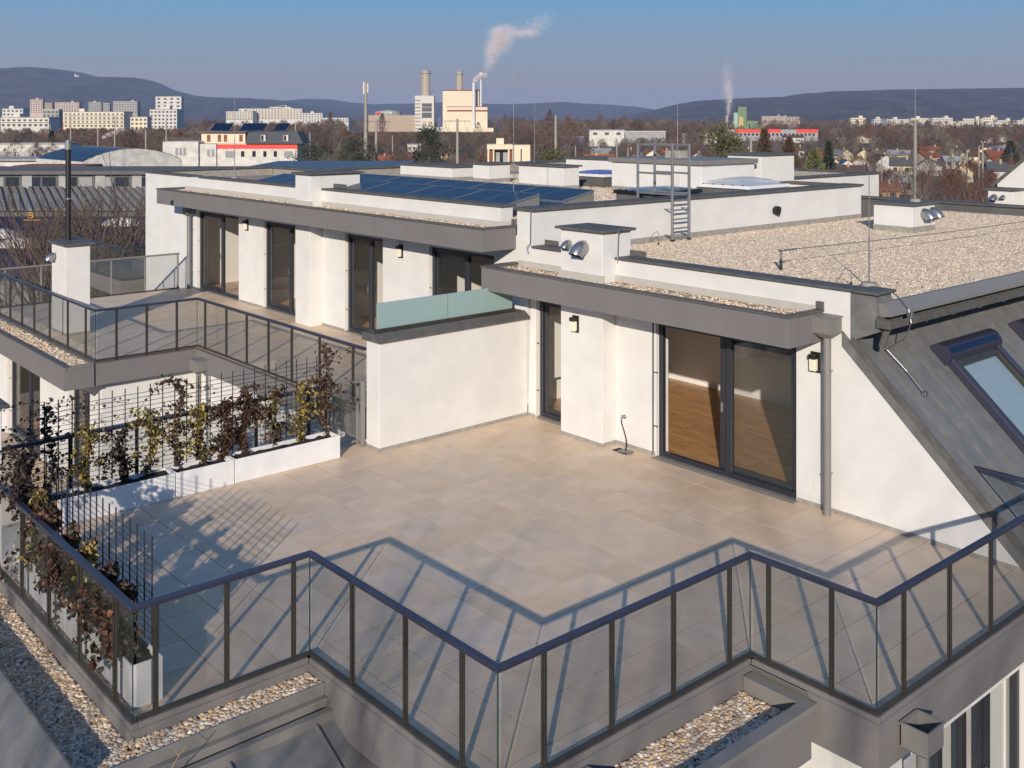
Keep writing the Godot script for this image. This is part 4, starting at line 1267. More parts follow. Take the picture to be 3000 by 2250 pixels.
func build_fittings() -> void:
	wall_lamp("black wall lamp between the pier and the drain pipe, right of the sliding door", Vector3(-8.33, 2.05, -12.95))
	wall_lamp("black wall lamp on the pier beside the narrow terrace window", Vector3(-12.82, 1.97, -12.62))
	wall_lamp("black wall lamp above the frosted screen, between two upper terrace windows", Vector3(-18.5, 2.65, -12.95))
	wall_lamp("black wall lamp farthest left on the upper terrace facade", Vector3(-25.6, 2.67, -12.95))
	downpipe("grey downpipe with box hopper standing right of the sliding door", Vector3(-8.06, 2.75, -12.945), 0.0, false)
	downpipe("open grey hopper and pipe below the right corner of the terrace", Vector3(-4.96, -0.12, -9.25), -4.0, true, Vector3.RIGHT)
	downpipe("grey hopper and pipe under the inner corner of the upper terrace", Vector3(-20.95, 0.42, -9.62), -3.0, false)
	downpipe("slim grey downpipe at the far left end of the upper terrace", Vector3(-28.95, 2.98, -12.945), 0.58, false)
	# water tap with a hose into a floor outlet
	var t := thing("garden_tap", "small metal wall tap with a black hose into the floor outlet", "tap", Vector3(-11.99, 0.49, -12.95))
	var tb := MB.new()
	tb.tube(Vector3(-11.99, 0.49, -12.95), Vector3(-11.99, 0.49, -12.94), 0.035, 0.035, 14)
	tb.tube(Vector3(-11.99, 0.49, -12.94), Vector3(-11.99, 0.49, -12.86), 0.016, 0.014, 10)
	tb.tube(Vector3(-11.99, 0.49, -12.875), Vector3(-12.0, 0.445, -12.87), 0.013, 0.013, 10)
	part(t, "tap_body", tb, M.steel)
	var hd := MB.new()
	hd.bar(Vector3(-12.02, 0.525, -12.885), Vector3(-11.96, 0.525, -12.885), 0.016, 0.012, Vector3.UP, 0.003)
	hd.tube(Vector3(-11.99, 0.50, -12.885), Vector3(-11.99, 0.522, -12.885), 0.007, 0.007, 8)
	part(t, "handle", hd, M.steel)
	var hs := MB.new()
	hs.path([Vector3(-12.0, 0.445, -12.87), Vector3(-11.97, 0.39, -12.85), Vector3(-11.87, 0.30, -12.80), Vector3(-11.79, 0.20, -12.76), Vector3(-11.76, 0.10, -12.74), Vector3(-11.79, 0.0, -12.74)], 0.010, 8)
	part(t, "hose", hs, M.rubber)
	var dp := thing("floor_outlet", "small tilted metal cover over the floor outlet under the tap", "drain cover", Vector3(-11.78, 0, -12.74))
	bpart(dp, "opening", Vector3(-11.98, 0.001, -12.80), Vector3(-11.66, 0.004, -12.62), M.dark_void)
	var lid := MB.new()
	lid.obox(Transform3D(Basis(Vector3(0, 0, 1), 0.06), Vector3(-11.75, 0.018, -12.71)), Vector3(0.24, 0.01, 0.17), 0.002)
	part(dp, "lid", lid, M.galvanised)
	# shaft with the tall black flue on the upper terrace
	var ch := thing("chimney_shaft", "white chimney shaft with a tall black flue on the upper terrace", "chimney", Vector3(-25.0, 0.58, -8.3))
	bpart(ch, "body", Vector3(-25.40, 0.58, -8.44), Vector3(-24.42, 2.62, -7.9), M.plaster, 0.006)
	bpart(ch, "plinth", Vector3(-25.41, 0.585, -8.45), Vector3(-24.41, 0.64, -7.89), M.plinth)
	bpart(ch, "cap", Vector3(-25.50, 2.62, -8.53), Vector3(-24.33, 2.665, -7.81), M.trim, 0.008)
	var fl := MB.new()
	fl.tube(Vector3(-25.18, 2.66, -8.2), Vector3(-25.18, 4.78, -8.2), 0.062, 0.062, 18)
	var flue := part(ch, "flue", fl, M.black)
	var ft := MB.new()
	ft.tube(Vector3(-25.18, 4.78, -8.2), Vector3(-25.18, 4.95, -8.2), 0.075, 0.075, 18)
	ft.tube(Vector3(-25.18, 4.955, -8.2), Vector3(-25.18, 5.0, -8.2), 0.09, 0.04, 18)
	part(flue, "flue_cap", ft, M.galvanised)
	var fb := MB.new()
	fb.tube(Vector3(-25.18, 3.62, -8.2), Vector3(-25.18, 3.65, -8.2), 0.068, 0.068, 18)
	fb.bar(Vector3(-25.32, 3.635, -8.2), Vector3(-25.04, 3.635, -8.2), 0.02, 0.02)
	part(flue, "clamp", fb, M.steel)
	hood(ch, Vector3(-25.15, 2.32, -7.88), 0.09, 0.6)
	# the shaft cut off by the left edge
	var c2 := thing("chimney_shaft", "white shaft with a metal cap cut off by the left picture edge", "chimney", Vector3(-14.2, 0, -3.9))
	bpart(c2, "body", Vector3(-14.8, -0.3, -3.745), Vector3(-13.95, 1.90, -3.15), M.plaster, 0.006)
	bpart(c2, "cap", Vector3(-14.88, 1.90, -3.82), Vector3(-13.87, 1.945, -3.07), M.trim, 0.008)

func build_front_edges() -> void:
	# gravel beds outside the railing, with their metal trays
	var b := thing("gravel_strip", "strip of river pebbles along the left and front foot of the railing", "gravel bed", Vector3(-9.3, -0.2, -3.4))
	bpart(b, "bed", Vector3(-16.5, -0.30, -3.58), Vector3(-9.03, -0.17, -2.98), M.stone_bed)
	bpart(b, "bed", Vector3(-9.34, -0.30, -5.40), Vector3(-9.06, -0.135, -3.582), M.stone_bed)
	pebbles(b, "pebbles", -14.5, -9.06, -3.57, -2.99, -0.165, 2300, 0.014, 0.032, 0)
	pebbles(b, "pebbles", -9.335, -9.06, -5.38, -3.56, -0.125, 2400, 0.014, 0.032, 0)
	bpart(b, "tray_edge", Vector3(-9.055, -0.22, -5.40), Vector3(-9.02, -0.095, -3.0), M.zinc, 0.008)
	bpart(b, "tray_edge", Vector3(-9.34, -0.26, -5.425), Vector3(-9.02, -0.10, -5.403), M.zinc, 0.004)
	bpart(b, "tray_step", Vector3(-9.05, -0.30, -5.40), Vector3(-8.96, -0.222, -2.9), M.zinc, 0.008)
	# sheet roofs falling away in front
	var r := thing("sheet_roof", "grey sheet metal roof falling away below the front pebble strip", "metal roof", Vector3(-8.0, -1, -4.2))
	var m := MB.new()
	m.prism([Vector2(-8.93, -0.36), Vector2(-8.93, -0.50), Vector2(-5.2, -2.18), Vector2(-5.2, -2.04)], 2, -5.6, 1.0)
	part(r, "sheet", m, M.sheet)
	for z in [-5.20, -4.3, -3.4, -2.5]:
		var sm := MB.new()
		sm.bar(Vector3(-8.90, -0.355, z), Vector3(-5.3, -1.975, z), 0.016, 0.035, Vector3(0.45, 1, 0).normalized())
		part(r, "standing_seam", sm, M.sheet)
	bpart(r, "edge_strip", Vector3(-8.95, -0.40, -5.62), Vector3(-8.86, -0.30, 1.0), M.zinc, 0.006)
	var c := thing("sheet_roof", "shaded grey sheet metal roof at the bottom left beyond the pebbles", "metal roof", Vector3(-11.0, 0, -2.5))
	var m2 := MB.new()
	m2.prism([Vector2(-2.95, 0.04), Vector2(-2.95, -0.25), Vector2(0.6, -3.3), Vector2(0.6, -3.0)], 0, -18.0, -8.98)
	part(c, "sheet", m2, M.sheet)
	for x in [-9.6, -10.1, -10.6, -11.1, -11.6, -12.1]:
		var sm := MB.new()
		sm.bar(Vector3(x, 0.045, -2.95), Vector3(x, -2.93, 0.5), 0.014, 0.03, Vector3(0, 1, 0.86).normalized())
		part(c, "standing_seam", sm, M.sheet)
	bpart(c, "edge_upstand", Vector3(-18.0, -0.30, -2.975), Vector3(-8.985, 0.055, -2.95), M.sheet, 0.003)
	# pebble box hung in the right-hand notch
	var p := thing("pebble_box", "grey trough of pebbles hanging in the notch below the railing", "planter", Vector3(-6.0, -0.6, -7.5))
	bpart(p, "bottom", Vector3(-6.38, -0.62, -8.70), Vector3(-5.64, -0.30, -6.30), M.fascia, 0.006)
	bpart(p, "pebble_bed", Vector3(-6.38, -0.298, -8.62), Vector3(-5.71, -0.26, -6.38), M.stone_bed)
	pebbles(p, "pebbles", -6.37, -5.72, -8.60, -6.40, -0.25, 2400, 0.014, 0.032, 0)
	bpart(p, "side", Vector3(-5.70, -0.298, -8.70), Vector3(-5.64, -0.10, -6.30), M.fascia, 0.004)
	bpart(p, "end_plate", Vector3(-6.38, -0.298, -8.70), Vector3(-5.702, -0.10, -8.63), M.zinc, 0.004)
	bpart(p, "end_plate", Vector3(-6.38, -0.298, -6.37), Vector3(-5.702, -0.10, -6.30), M.zinc, 0.004)
	var fl := MB.new()
	fl.prism([Vector2(-5.73, -0.098), Vector2(-5.61, -0.098), Vector2(-5.60, -0.13), Vector2(-5.595, -0.13), Vector2(-5.60, -0.08), Vector2(-5.73, -0.08)], 2, -8.73, -6.27)
	part(p, "rim", fl, M.zinc)
	var fe := MB.new()
	fe.box(Vector3(-6.36, -0.099, -8.74), Vector3(-5.732, -0.082, -8.60))
	fe.obox(Transform3D(Basis(Vector3(1, 0, 0), -0.9), Vector3(-6.02, -0.04, -8.725)), Vector3(0.66, 0.008, 0.09))
	part(p, "rim", fe, M.zinc)
	bpart(p, "rim", Vector3(-6.36, -0.099, -6.40), Vector3(-5.732, -0.082, -6.26), M.zinc)

# ---------------------------------------------------------------- things on the roofs

func vent_box(label: String, lo: Vector3, hi: Vector3, hoods := [], opts := {}) -> Node3D:
	var t := thing("vent_block", label, "vent block", Vector3((lo.x + hi.x) / 2, lo.y, (lo.z + hi.z) / 2), "white vent blocks on the roofs")
	bpart(t, "body", lo, hi, M.plaster, 0.006)
	bpart(t, "foot", Vector3(lo.x - 0.012, lo.y - 0.05, lo.z - 0.012), Vector3(hi.x + 0.012, lo.y + 0.14, hi.z + 0.012), M.plinth, 0.004)
	bpart(t, "cap", Vector3(lo.x - 0.07, hi.y, lo.z - 0.07), Vector3(hi.x + 0.07, hi.y + opts.get("cap", 0.045), hi.z + 0.07), opts.get("cap_mat", M.trim), 0.008)
	for q in hoods:
		hood(t, q[0], q[1], 0.6, q[2])
	return t

func rod(label: String, at: Vector3, top: float) -> void:
	var t := thing("lightning_rod", label, "lightning rod", at, "lightning rods on the roofs")
	var m := MB.new()
	var mid := at.y + (top - at.y) * 0.45
	m.tube(at, Vector3(at.x, mid, at.z), 0.012, 0.012, 8)
	m.tube(Vector3(at.x, mid, at.z), Vector3(at.x, top, at.z), 0.008, 0.006, 8)
	part(t, "pole", m, M.steel)
	var f := MB.new()
	f.tube(at + Vector3.DOWN * 0.02, at + Vector3.UP * 0.07, 0.14, 0.11, 16)
	part(t, "foot", f, M.concrete)

func solar_panel(label: String, x0: float, x1: float, y0: float, z0: float, y1: float, z1: float) -> void:
	var t := thing("solar_module", label, "solar module", Vector3((x0 + x1) / 2, y0, (z0 + z1) / 2), "dark blue solar panels on the roof")
	var a := Vector3(x0, y0, z0)
	var b := Vector3(x1, y0, z0)
	var c := Vector3(x1, y1, z1)
	var d := Vector3(x0, y1, z1)
	var up := (d - a).cross(b - a).normalized()
	if up.y < 0: up = -up
	var run := (d - a).normalized()
	var mid := (a + c) * 0.5
	var bs := Basis(Vector3.RIGHT, up, Vector3.RIGHT.cross(up))
	var sz := Vector3(x1 - x0 - 0.03, 0.035, (d - a).length())
	var fm := MB.new()
	for s in [-1, 1]:
		fm.obox(Transform3D(bs, mid + Vector3.RIGHT * s * (sz.x / 2 - 0.006)), Vector3(0.012, 0.037, sz.z))
		fm.obox(Transform3D(bs, mid + run * s * (sz.z / 2 - 0.006)), Vector3(sz.x - 0.024, 0.037, 0.012))
	part(t, "frame", fm, M.solar_line)
	var gm := MB.new()
	gm.obox(Transform3D(bs, mid), Vector3(sz.x - 0.024, 0.03, sz.z - 0.024))
	part(t, "glass", gm, M.solar)
	var lm := MB.new()
	for k in [0.5]:
		lm.obox(Transform3D(bs, mid + up * 0.0155 + Vector3.RIGHT * sz.x * (k - 0.5)), Vector3(0.014, 0.002, sz.z - 0.03))
	part(t, "middle_strip", lm, M.solar_line)
	var sm := MB.new()
	sm.prism([Vector2(z0 - 0.1, y0 - 0.2), Vector2(z1, y0 - 0.2), Vector2(z1, y1 - 0.03), Vector2(z0 - 0.1, y0 - 0.01)], 0, x1 - 0.05, x1 - 0.035)
	part(t, "support", sm, M.zinc)

func dome(label: String, lo: Vector3, hi: Vector3, rise: float, mat_: Material, curb: Material) -> void:
	var t := thing("roof_dome", label, "roof light", Vector3((lo.x + hi.x) / 2, lo.y, (lo.z + hi.z) / 2), "domed roof lights")
	bpart(t, "upstand", lo, Vector3(hi.x, hi.y - 0.08, hi.z), M.hall_grey)
	bpart(t, "frame", Vector3(lo.x - 0.05, hi.y - 0.08, lo.z - 0.05), Vector3(hi.x + 0.05, hi.y, hi.z + 0.05), curb, 0.01)
	var m := MB.new()
	var n := 12
	var P := func(i: int, j: int) -> Vector3:
		var u := float(i) / n
		var w := float(j) / n
		var e := pow(4.0 * u * (1.0 - u) * 4.0 * w * (1.0 - w), 0.42)
		return Vector3(lerpf(lo.x + 0.03, hi.x - 0.03, u), hi.y + rise * e, lerpf(lo.z + 0.03, hi.z - 0.03, w))
	for i in n:
		for j in n:
			m.face([P.call(i, j), P.call(i + 1, j), P.call(i + 1, j + 1)], Vector3.UP)
			m.face([P.call(i, j), P.call(i + 1, j + 1), P.call(i, j + 1)], Vector3.UP)
	part(t, "dome", m, mat_)
	var bl := MB.new()
	for k in 5:
		bl.box(Vector3(lerpf(lo.x, hi.x, (k + 0.5) / 5.0) - 0.02, hi.y, hi.z + 0.005), Vector3(lerpf(lo.x, hi.x, (k + 0.5) / 5.0) + 0.02, hi.y + 0.02, hi.z + 0.035))
	part(t, "fixings", bl, M.black)

func roof_window(label: String, z0: float, z1: float, d0: float, d1: float) -> void:
	# lies on the sheet slope; d is the distance down the slope from its top
	var s := Vector3(1, -0.95, 0).normalized()
	var up := Vector3(0.95, 1, 0).normalized()
	var o := Vector3(-7.90, 2.555, 0)
	var P := func(d: float, z: float, h: float) -> Vector3:
		return o + s * d + up * h + Vector3(0, 0, z)
	var t := thing("roof_window", label, "roof window", P.call((d0 + d1) / 2, (z0 + z1) / 2, 0.0), "roof windows in the sheet slope")
	var f := MB.new()
	f.bar(P.call(d0, z0 - 0.05, 0.06), P.call(d1, z0 - 0.05, 0.06), 0.10, 0.12, up, 0.01)
	f.bar(P.call(d0, z1 + 0.05, 0.06), P.call(d1, z1 + 0.05, 0.06), 0.10, 0.12, up, 0.01)
	f.bar(P.call(d1 - 0.05, z0 - 0.1, 0.058), P.call(d1 - 0.05, z1 + 0.1, 0.058), 0.10, 0.116, up, 0.01)
	f.bar(P.call(d0 + 0.05, z0 - 0.1, 0.058), P.call(d0 + 0.05, z1 + 0.1, 0.058), 0.10, 0.116, up, 0.01)
	part(t, "frame", f, M.rail_paint)
	var inner := MB.new()
	inner.bar(P.call(d0 + 0.15, z0 - 0.15, 0.05), P.call(d1 - 0.1, z0 - 0.15, 0.05), 0.09, 0.09, up, 0.006)
	inner.bar(P.call(d0 + 0.15, z1 + 0.15, 0.05), P.call(d1 - 0.1, z1 + 0.15, 0.05), 0.09, 0.09, up, 0.006)
	inner.bar(P.call(d0 + 0.15, z0 - 0.2, 0.049), P.call(d0 + 0.15, z1 + 0.2, 0.049), 0.10, 0.088, up, 0.006)
	part(t, "sash", inner, M.post_paint)
	var g := MB.new()
	g.face([P.call(d0 + 0.2, z0 - 0.195, 0.06), P.call(d1 - 0.1, z0 - 0.195, 0.06), P.call(d1 - 0.1, z1 + 0.195, 0.06), P.call(d0 + 0.2, z1 + 0.195, 0.06)], up)
	part(t, "pane", g, M.window_pane)
	var bl := MB.new()
	bl.face([P.call(d0 + 0.2, z0 - 0.19, 0.02), P.call(d1 - 0.1, z0 - 0.19, 0.02), P.call(d1 - 0.1, z1 + 0.19, 0.02), P.call(d0 + 0.2, z1 + 0.19, 0.02)], up)
	part(t, "inner_blind", bl, M.curtain_pane)
	# rounded shutter box along the top edge
	var sb := MB.new()
	var rings := []
	var mids := []
	for z in [z0 + 0.06, z1 - 0.06]:
		var ring := []
		var c: Vector3 = P.call(d0 - 0.06, z, 0.05)
		for k in 18:
			var a := TAU * k / 18
			ring.append(c + s * cos(a) * 0.17 + up * maxf(-0.05, sin(a) * 0.15))
		rings.append(ring)
		mids.append(c)
	sb.loft(rings, mids)
	for i in 2:
		sb.face(rings[i], Vector3(0, 0, 1 if i == 0 else -1))
	var box := part(t, "shutter_box", sb, M.rail_paint)
	var st := MB.new()
	st.bar(P.call(d0 - 0.015, z0 + 0.0, 0.195), P.call(d0 - 0.015, z1 + 0.02, 0.195), 0.09, 0.008, (up + s * 0.25).normalized())
	part(box, "solar_strip", st, M.solar)

func build_roof_things() -> void:
	var ex := Vector3.RIGHT
	var ez := Vector3.BACK
	vent_box("white vent block with two steel hoods on the lower gravel roof", Vector3(-12.58, 2.95, -22.9), Vector3(-11.64, 3.56, -21.9), [[Vector3(-11.62, 3.37, -22.35), 0.12, ex], [Vector3(-11.62, 3.38, -22.72), 0.12, ex]])
	vent_box("white vent block at the rear right corner with two small hoods", Vector3(-13.05, 2.95, -29.4), Vector3(-12.38, 3.55, -28.66), [[Vector3(-12.86, 3.36, -28.64), 0.09, ez], [Vector3(-12.62, 3.38, -28.64), 0.06, ez]])
	vent_box("small square white vent block behind the solar panels, nearer the left", Vector3(-24.85, 3.56, -20.9), Vector3(-24.1, 4.12, -20.05))
	vent_box("wide white vent block behind the right end of the solar panels", Vector3(-22.0, 3.56, -20.0), Vector3(-20.2, 4.20, -19.4))
	vent_box("low wide white vent block partly hidden behind the wide one", Vector3(-23.2, 3.56, -23.6), Vector3(-21.0, 4.28, -22.4))
	vent_box("long low white vent block left behind the solar panels", Vector3(-28.2, 3.56, -20.6), Vector3(-25.45, 4.0, -19.7))
	var big := vent_box("large white lift housing with a broad grey roof edge behind the ladder", Vector3(-19.48, 3.56, -22.7), Vector3(-16.43, 4.34, -20.52), [], {"cap": 0.12, "cap_mat": M.zinc})
	var lv := MB.new()
	for k in 2:
		for j in 9:
			lv.box(Vector3(-17.62 + k * 0.30, 3.80 + j * 0.035, -20.52), Vector3(-17.40 + k * 0.30, 3.822 + j * 0.035, -20.508))
	part(big, "louvres", lv, M.socket)
	bpart(big, "stump", Vector3(-18.2, 4.46, -21.6), Vector3(-17.7, 4.66, -21.2), M.concrete, 0.01)
	vent_box("white vent block with a dark cap at the right end of the lift housing", Vector3(-17.6, 3.56, -24.6), Vector3(-16.5, 4.52, -23.1))
	# solar panels: two rows, each of six
	var places := ["rightmost", "second from the right", "third from the right", "third from the left", "second from the left", "leftmost"]
	for i in 6:
		var x1 := -15.55 - i * 1.755
		solar_panel("dark blue solar panel, %s of the front row" % places[i], x1 - 1.745, x1, 3.80, -13.42, 3.965, -14.30)
		x1 = -15.40 - i * 1.755
		solar_panel("dark blue solar panel, %s of the rear row" % places[i], x1 - 1.745, x1, 3.80, -14.75, 3.985, -15.72)
	rod("tall thin lightning rod rising behind the front solar panels", Vector3(-16.72, 3.60, -14.6), 6.48)
	rod("tall thin lightning rod near the left end of the upper roof", Vector3(-30.65, 3.60, -15.07), 6.62)
	rod("thin lightning rod behind the lift housing", Vector3(-18.6, 4.46, -22.2), 6.70)
	rod("thin lightning rod at the far left of the white vent blocks", Vector3(-28.6, 3.60, -26.0), 6.45)
	rod("thin lightning rod standing on the lower gravel roof near the parapet", Vector3(-8.30, 2.97, -14.32), 4.66)
	rod("tall thin lightning rod behind the vent block with two hoods", Vector3(-11.95, 3.6, -22.6), 6.35)
	dome("low clear acrylic roof dome in a white frame beside the ladder wall", Vector3(-16.4, 3.50, -22.0), Vector3(-14.95, 3.90, -20.4), 0.18, M.acrylic, M.white_paint)
	dome("blue tinted roof dome between the white vent blocks", Vector3(-21.6, 3.50, -22.3), Vector3(-20.35, 3.94, -21.1), 0.10, M.blue_acrylic, M.white_paint)
	dome("flat black framed roof hatch behind the ladder", Vector3(-16.0, 3.50, -18.6), Vector3(-14.95, 3.92, -17.0), 0.07, M.acrylic, M.black)
	# ladder over the party wall
	var l := thing("roof_ladder", "galvanised ladder with a cage frame over the party wall", "ladder", Vector3(-14.1, 2.97, -17))
	var xl := -14.10
	for z in [-16.66, -17.20]:
		var m := MB.new()
		m.bar(Vector3(xl, 2.98, z), Vector3(xl, 4.97, z), 0.055, 0.04, ez, 0.004)
		part(l, "rail", m, M.galvanised)
		var m2 := MB.new()
		m2.bar(Vector3(xl - 0.95, 3.72, z), Vector3(xl - 0.95, 4.97, z), 0.05, 0.04, ez, 0.004)
		part(l, "rear_post", m2, M.galvanised)
		for y in [4.95, 4.35, 3.93]:
			var m3 := MB.new()
			m3.bar(Vector3(xl - 0.93, y, z), Vector3(xl - 0.02, y, z), 0.04, 0.04, Vector3.UP, 0.004)
			part(l, "side_bar", m3, M.galvanised)
		for y in [3.08, 3.62]:
			var m4 := MB.new()
			m4.bar(Vector3(xl - 0.21, y, z), Vector3(xl, y, z), 0.05, 0.012, Vector3.UP)
			part(l, "wall_bracket", m4, M.galvanised)
		bpart(l, "foot", Vector3(xl - 0.035, 2.95, z - 0.035), Vector3(xl + 0.035, 3.0, z + 0.035), M.rubber)
	for y in [3.03, 3.22, 3.41, 3.60, 3.79]:
		var m := MB.new()
		m.bar(Vector3(xl, y, -17.18), Vector3(xl, y, -16.68), 0.035, 0.03, Vector3.UP, 0.003)
		part(l, "rung", m, M.galvanised)
	for q in [[xl - 0.95, 4.95], [xl - 0.95, 3.93], [xl, 4.95], [xl, 3.93]]:
		var m := MB.new()
		m.bar(Vector3(q[0], q[1], -17.18), Vector3(q[0], q[1], -16.68), 0.04, 0.04, Vector3.UP, 0.003)
		part(l, "cross_bar", m, M.galvanised)
	# black wall outlet, roof anchors and their cable
	var wo := thing("wall_outlet", "small black hooded outlet on the white wall right of the ladder", "wall vent", Vector3(-14.3, 3.36, -20.5))
	var wm := MB.new()
	wm.prism([Vector2(-20.62, 3.24), Vector2(-20.46, 3.30), Vector2(-20.46, 3.42), Vector2(-20.56, 3.47), Vector2(-20.68, 3.44), Vector2(-20.68, 3.34)], 0, -14.31, -14.22)
	part(wo, "hood", wm, M.black)
	var an := thing("roof_anchor", "black and steel anchor post on the gravel, holding the safety cable", "roof anchor", Vector3(-10.24, 2.96, -14.88))
	var am := MB.new()
	am.tube(Vector3(-10.24, 2.94, -14.88), Vector3(-10.24, 3.14, -14.88), 0.028, 0.024, 12)
	part(an, "sleeve", am, M.rubber)
	var a2 := MB.new()
	a2.tube(Vector3(-10.24, 3.14, -14.88), Vector3(-10.24, 3.30, -14.88), 0.02, 0.02, 12)
	a2.box(Vector3(-10.28, 3.27, -14.90), Vector3(-10.20, 3.30, -14.86), 0.004)
	a2.tube(Vector3(-10.22, 3.285, -14.95), Vector3(-10.21, 3.285, -15.3), 0.016, 0.016, 10)
	part(an, "post", a2, M.steel)
	var cb := thing("safety_cable", "thin steel safety cable crossing the lower gravel roof", "cable", Vector3(-10.2, 3.28, -18))
	var pts := []
	for k in 25:
		var f := k / 24.0
		pts.append(Vector3(lerpf(-10.21, -9.85, f), 3.285 - sin(f * PI) * 0.06, lerpf(-15.3, -27.0, f)))
	var cm := MB.new()
	cm.path(pts, 0.009, 6)
	part(cb, "wire", cm, M.galvanised)
	for q in [[Vector3(-13.9, 2.96, -16.0), "short black anchor with a wire eye at the foot of the ladder wall"], [Vector3(-8.58, 2.96, -14.29), "bent wire loop standing on the gravel behind the parapet"]]:
		var t2 := thing("wire_eye", q[1], "wire loop", q[0])
		var m := MB.new()
		m.path([q[0], q[0] + Vector3(0, 0.22, 0), q[0] + Vector3(-0.05, 0.27, 0.0), q[0] + Vector3(-0.14, 0.20, 0.02), q[0] + Vector3(-0.20, 0.05, 0.03)], 0.006, 6)
		part(t2, "wire", m, M.galvanised)
		var f := MB.new()
		f.tube(q[0] + Vector3.DOWN * 0.02, q[0] + Vector3.UP * 0.05, 0.02, 0.02, 8)
		part(t2, "foot", f, M.rubber)
	# conductor wires clipped over the edges
	var w := thing("conductor_wire", "pale conductor wire running over the gutter onto the sheet roof", "wire", Vector3(-7.3, 2.9, -13.3))
	var wm2 := MB.new()
	wm2.path([Vector3(-7.75, 3.05, -13.6), Vector3(-7.5, 3.10, -13.5), Vector3(-7.33, 3.02, -13.45), Vector3(-7.18, 2.90, -13.40), Vector3(-7.13, 2.72, -13.38), Vector3(-7.22, 2.50, -13.38), Vector3(-7.5, 2.30, -13.40), Vector3(-7.25, 2.02, -13.5), Vector3(-7.0, 1.76, -13.5)], 0.009, 8)
	part(w, "wire", wm2, M.steel)
	var wc := MB.new()
	wc.box(Vector3(-7.19, 2.78, -13.43), Vector3(-7.11, 2.86, -13.36), 0.008)
	wc.box(Vector3(-7.03, 1.74, -13.54), Vector3(-6.97, 1.80, -13.47), 0.006)
	part(w, "clips", wc, M.steel)
	var w2 := thing("conductor_wire", "pale conductor wire down the white wall beside the small hood", "wire", Vector3(-14.3, 3.4, -12.9))
	var w3 := MB.new()
	w3.path([Vector3(-14.27, 3.86, -13.0), Vector3(-14.28, 3.80, -12.885), Vector3(-14.29, 3.2, -12.885), Vector3(-14.36, 3.12, -12.86), Vector3(-14.34, 3.02, -12.87)], 0.008, 8)
	part(w2, "wire", w3, M.steel)
	var w4 := thing("conductor_wire", "pale conductor wire beside the big steel hood on the parapet shaft", "wire", Vector3(-12.1, 3.4, -12.9))
	var w5 := MB.new()
	w5.path([Vector3(-12.08, 3.64, -12.98), Vector3(-12.09, 3.58, -12.90), Vector3(-12.10, 3.18, -12.89), Vector3(-12.10, 3.08, -12.88)], 0.008, 8)
	part(w4, "wire", w5, M.steel)
	roof_window("roof window with a rounded dark shutter box in the sheet slope", -14.62, -16.18, 0.80, 2.45)
	roof_window("roof window in the sheet slope cut off by the right edge", -17.2, -18.75, 0.80, 2.45)
	# gable of the next house at the right edge
	var g := thing("neighbour_gable", "white sloping gable end of the next house at the right edge", "house", Vector3(-11, 2, -30))
	var gm := MB.new()
	gm.prism([Vector2(-13.3, 2.5), Vector2(-8.0, 2.5), Vector2(-8.0, 8.4), Vector2(-13.3, 3.66)], 2, -31.0, -29.8)
	part(g, "wall", gm, M.plaster)
	var ge := MB.new()
	ge.bar(Vector3(-13.42, 3.60, -30.4), Vector3(-8.0, 8.45, -30.4), 1.35, 0.08, Vector3(-0.9, 1, 0).normalized())
	part(g, "verge", ge, M.trim)
	# dish and outlets beyond the clear dome
	var sd := thing("satellite_dish", "small grey satellite dish behind the clear roof dome", "satellite dish", Vector3(-16.9, 3.8, -24.2))
	var dm := MB.new()
	dm.tube(Vector3(-16.85, 3.5, -23.6), Vector3(-16.85, 4.0, -23.6), 0.02, 0.02, 8)
	part(sd, "mast", dm, M.galvanised)
	var dd := MB.new()
	dd.tube(Vector3(-16.85, 4.02, -23.60), Vector3(-16.78, 4.05, -23.52), 0.24, 0.10, 20)
	part(sd, "dish", dd, M.far_grey)

# ---------------------------------------------------------------- the town beyond

# a box standing in the frame of a distant place: x to the right, y up, z towards the camera
class Place:
	var t: Transform3D
	func _init(t_: Transform3D) -> void:
		t = t_
	func box(mb: MB, lo: Vector3, hi: Vector3) -> void:
		mb.obox(t * Transform3D(Basis(), (lo + hi) * 0.5), (hi - lo).abs())

func place(lat: float, dep: float, turn := 0.0) -> Place:
	return Place.new(Transform3D(far_basis(turn), far(lat, dep, GROUND)))

func pbox(parent: Node, called: String, pl: Place, lo: Vector3, hi: Vector3, m: Material) -> MeshInstance3D:
	var mb := MB.new()
	pl.box(mb, lo, hi)
	return part(parent, called, mb, m)

const ORDINAL := ["first", "second", "third", "fourth", "fifth", "sixth", "seventh", "eighth", "ninth", "tenth", "eleventh", "twelfth", "thirteenth", "fourteenth", "fifteenth", "sixteenth", "seventeenth", "eighteenth", "nineteenth", "twentieth", "twenty-first", "twenty-second", "twenty-third", "twenty-fourth", "twenty-fifth", "twenty-sixth", "twenty-seventh", "twenty-eighth", "twenty-ninth", "thirtieth", "thirty-first", "thirty-second", "thirty-third", "thirty-fourth", "thirty-fifth", "thirty-sixth", "thirty-seventh", "thirty-eighth", "thirty-ninth", "fortieth"]
const WORDS := {"roof_red": "red", "roof_orange": "orange", "roof_brown": "brown", "roof_blue": "blue", "roof_light": "pale grey", "roof_ochre": "ochre", "slate": "slate grey", "far_white": "white", "far_cream": "cream", "far_yellow": "yellow", "far_pink": "pinkish", "far_beige": "beige", "far_grey": "grey", "wood_slat": "wooden"}

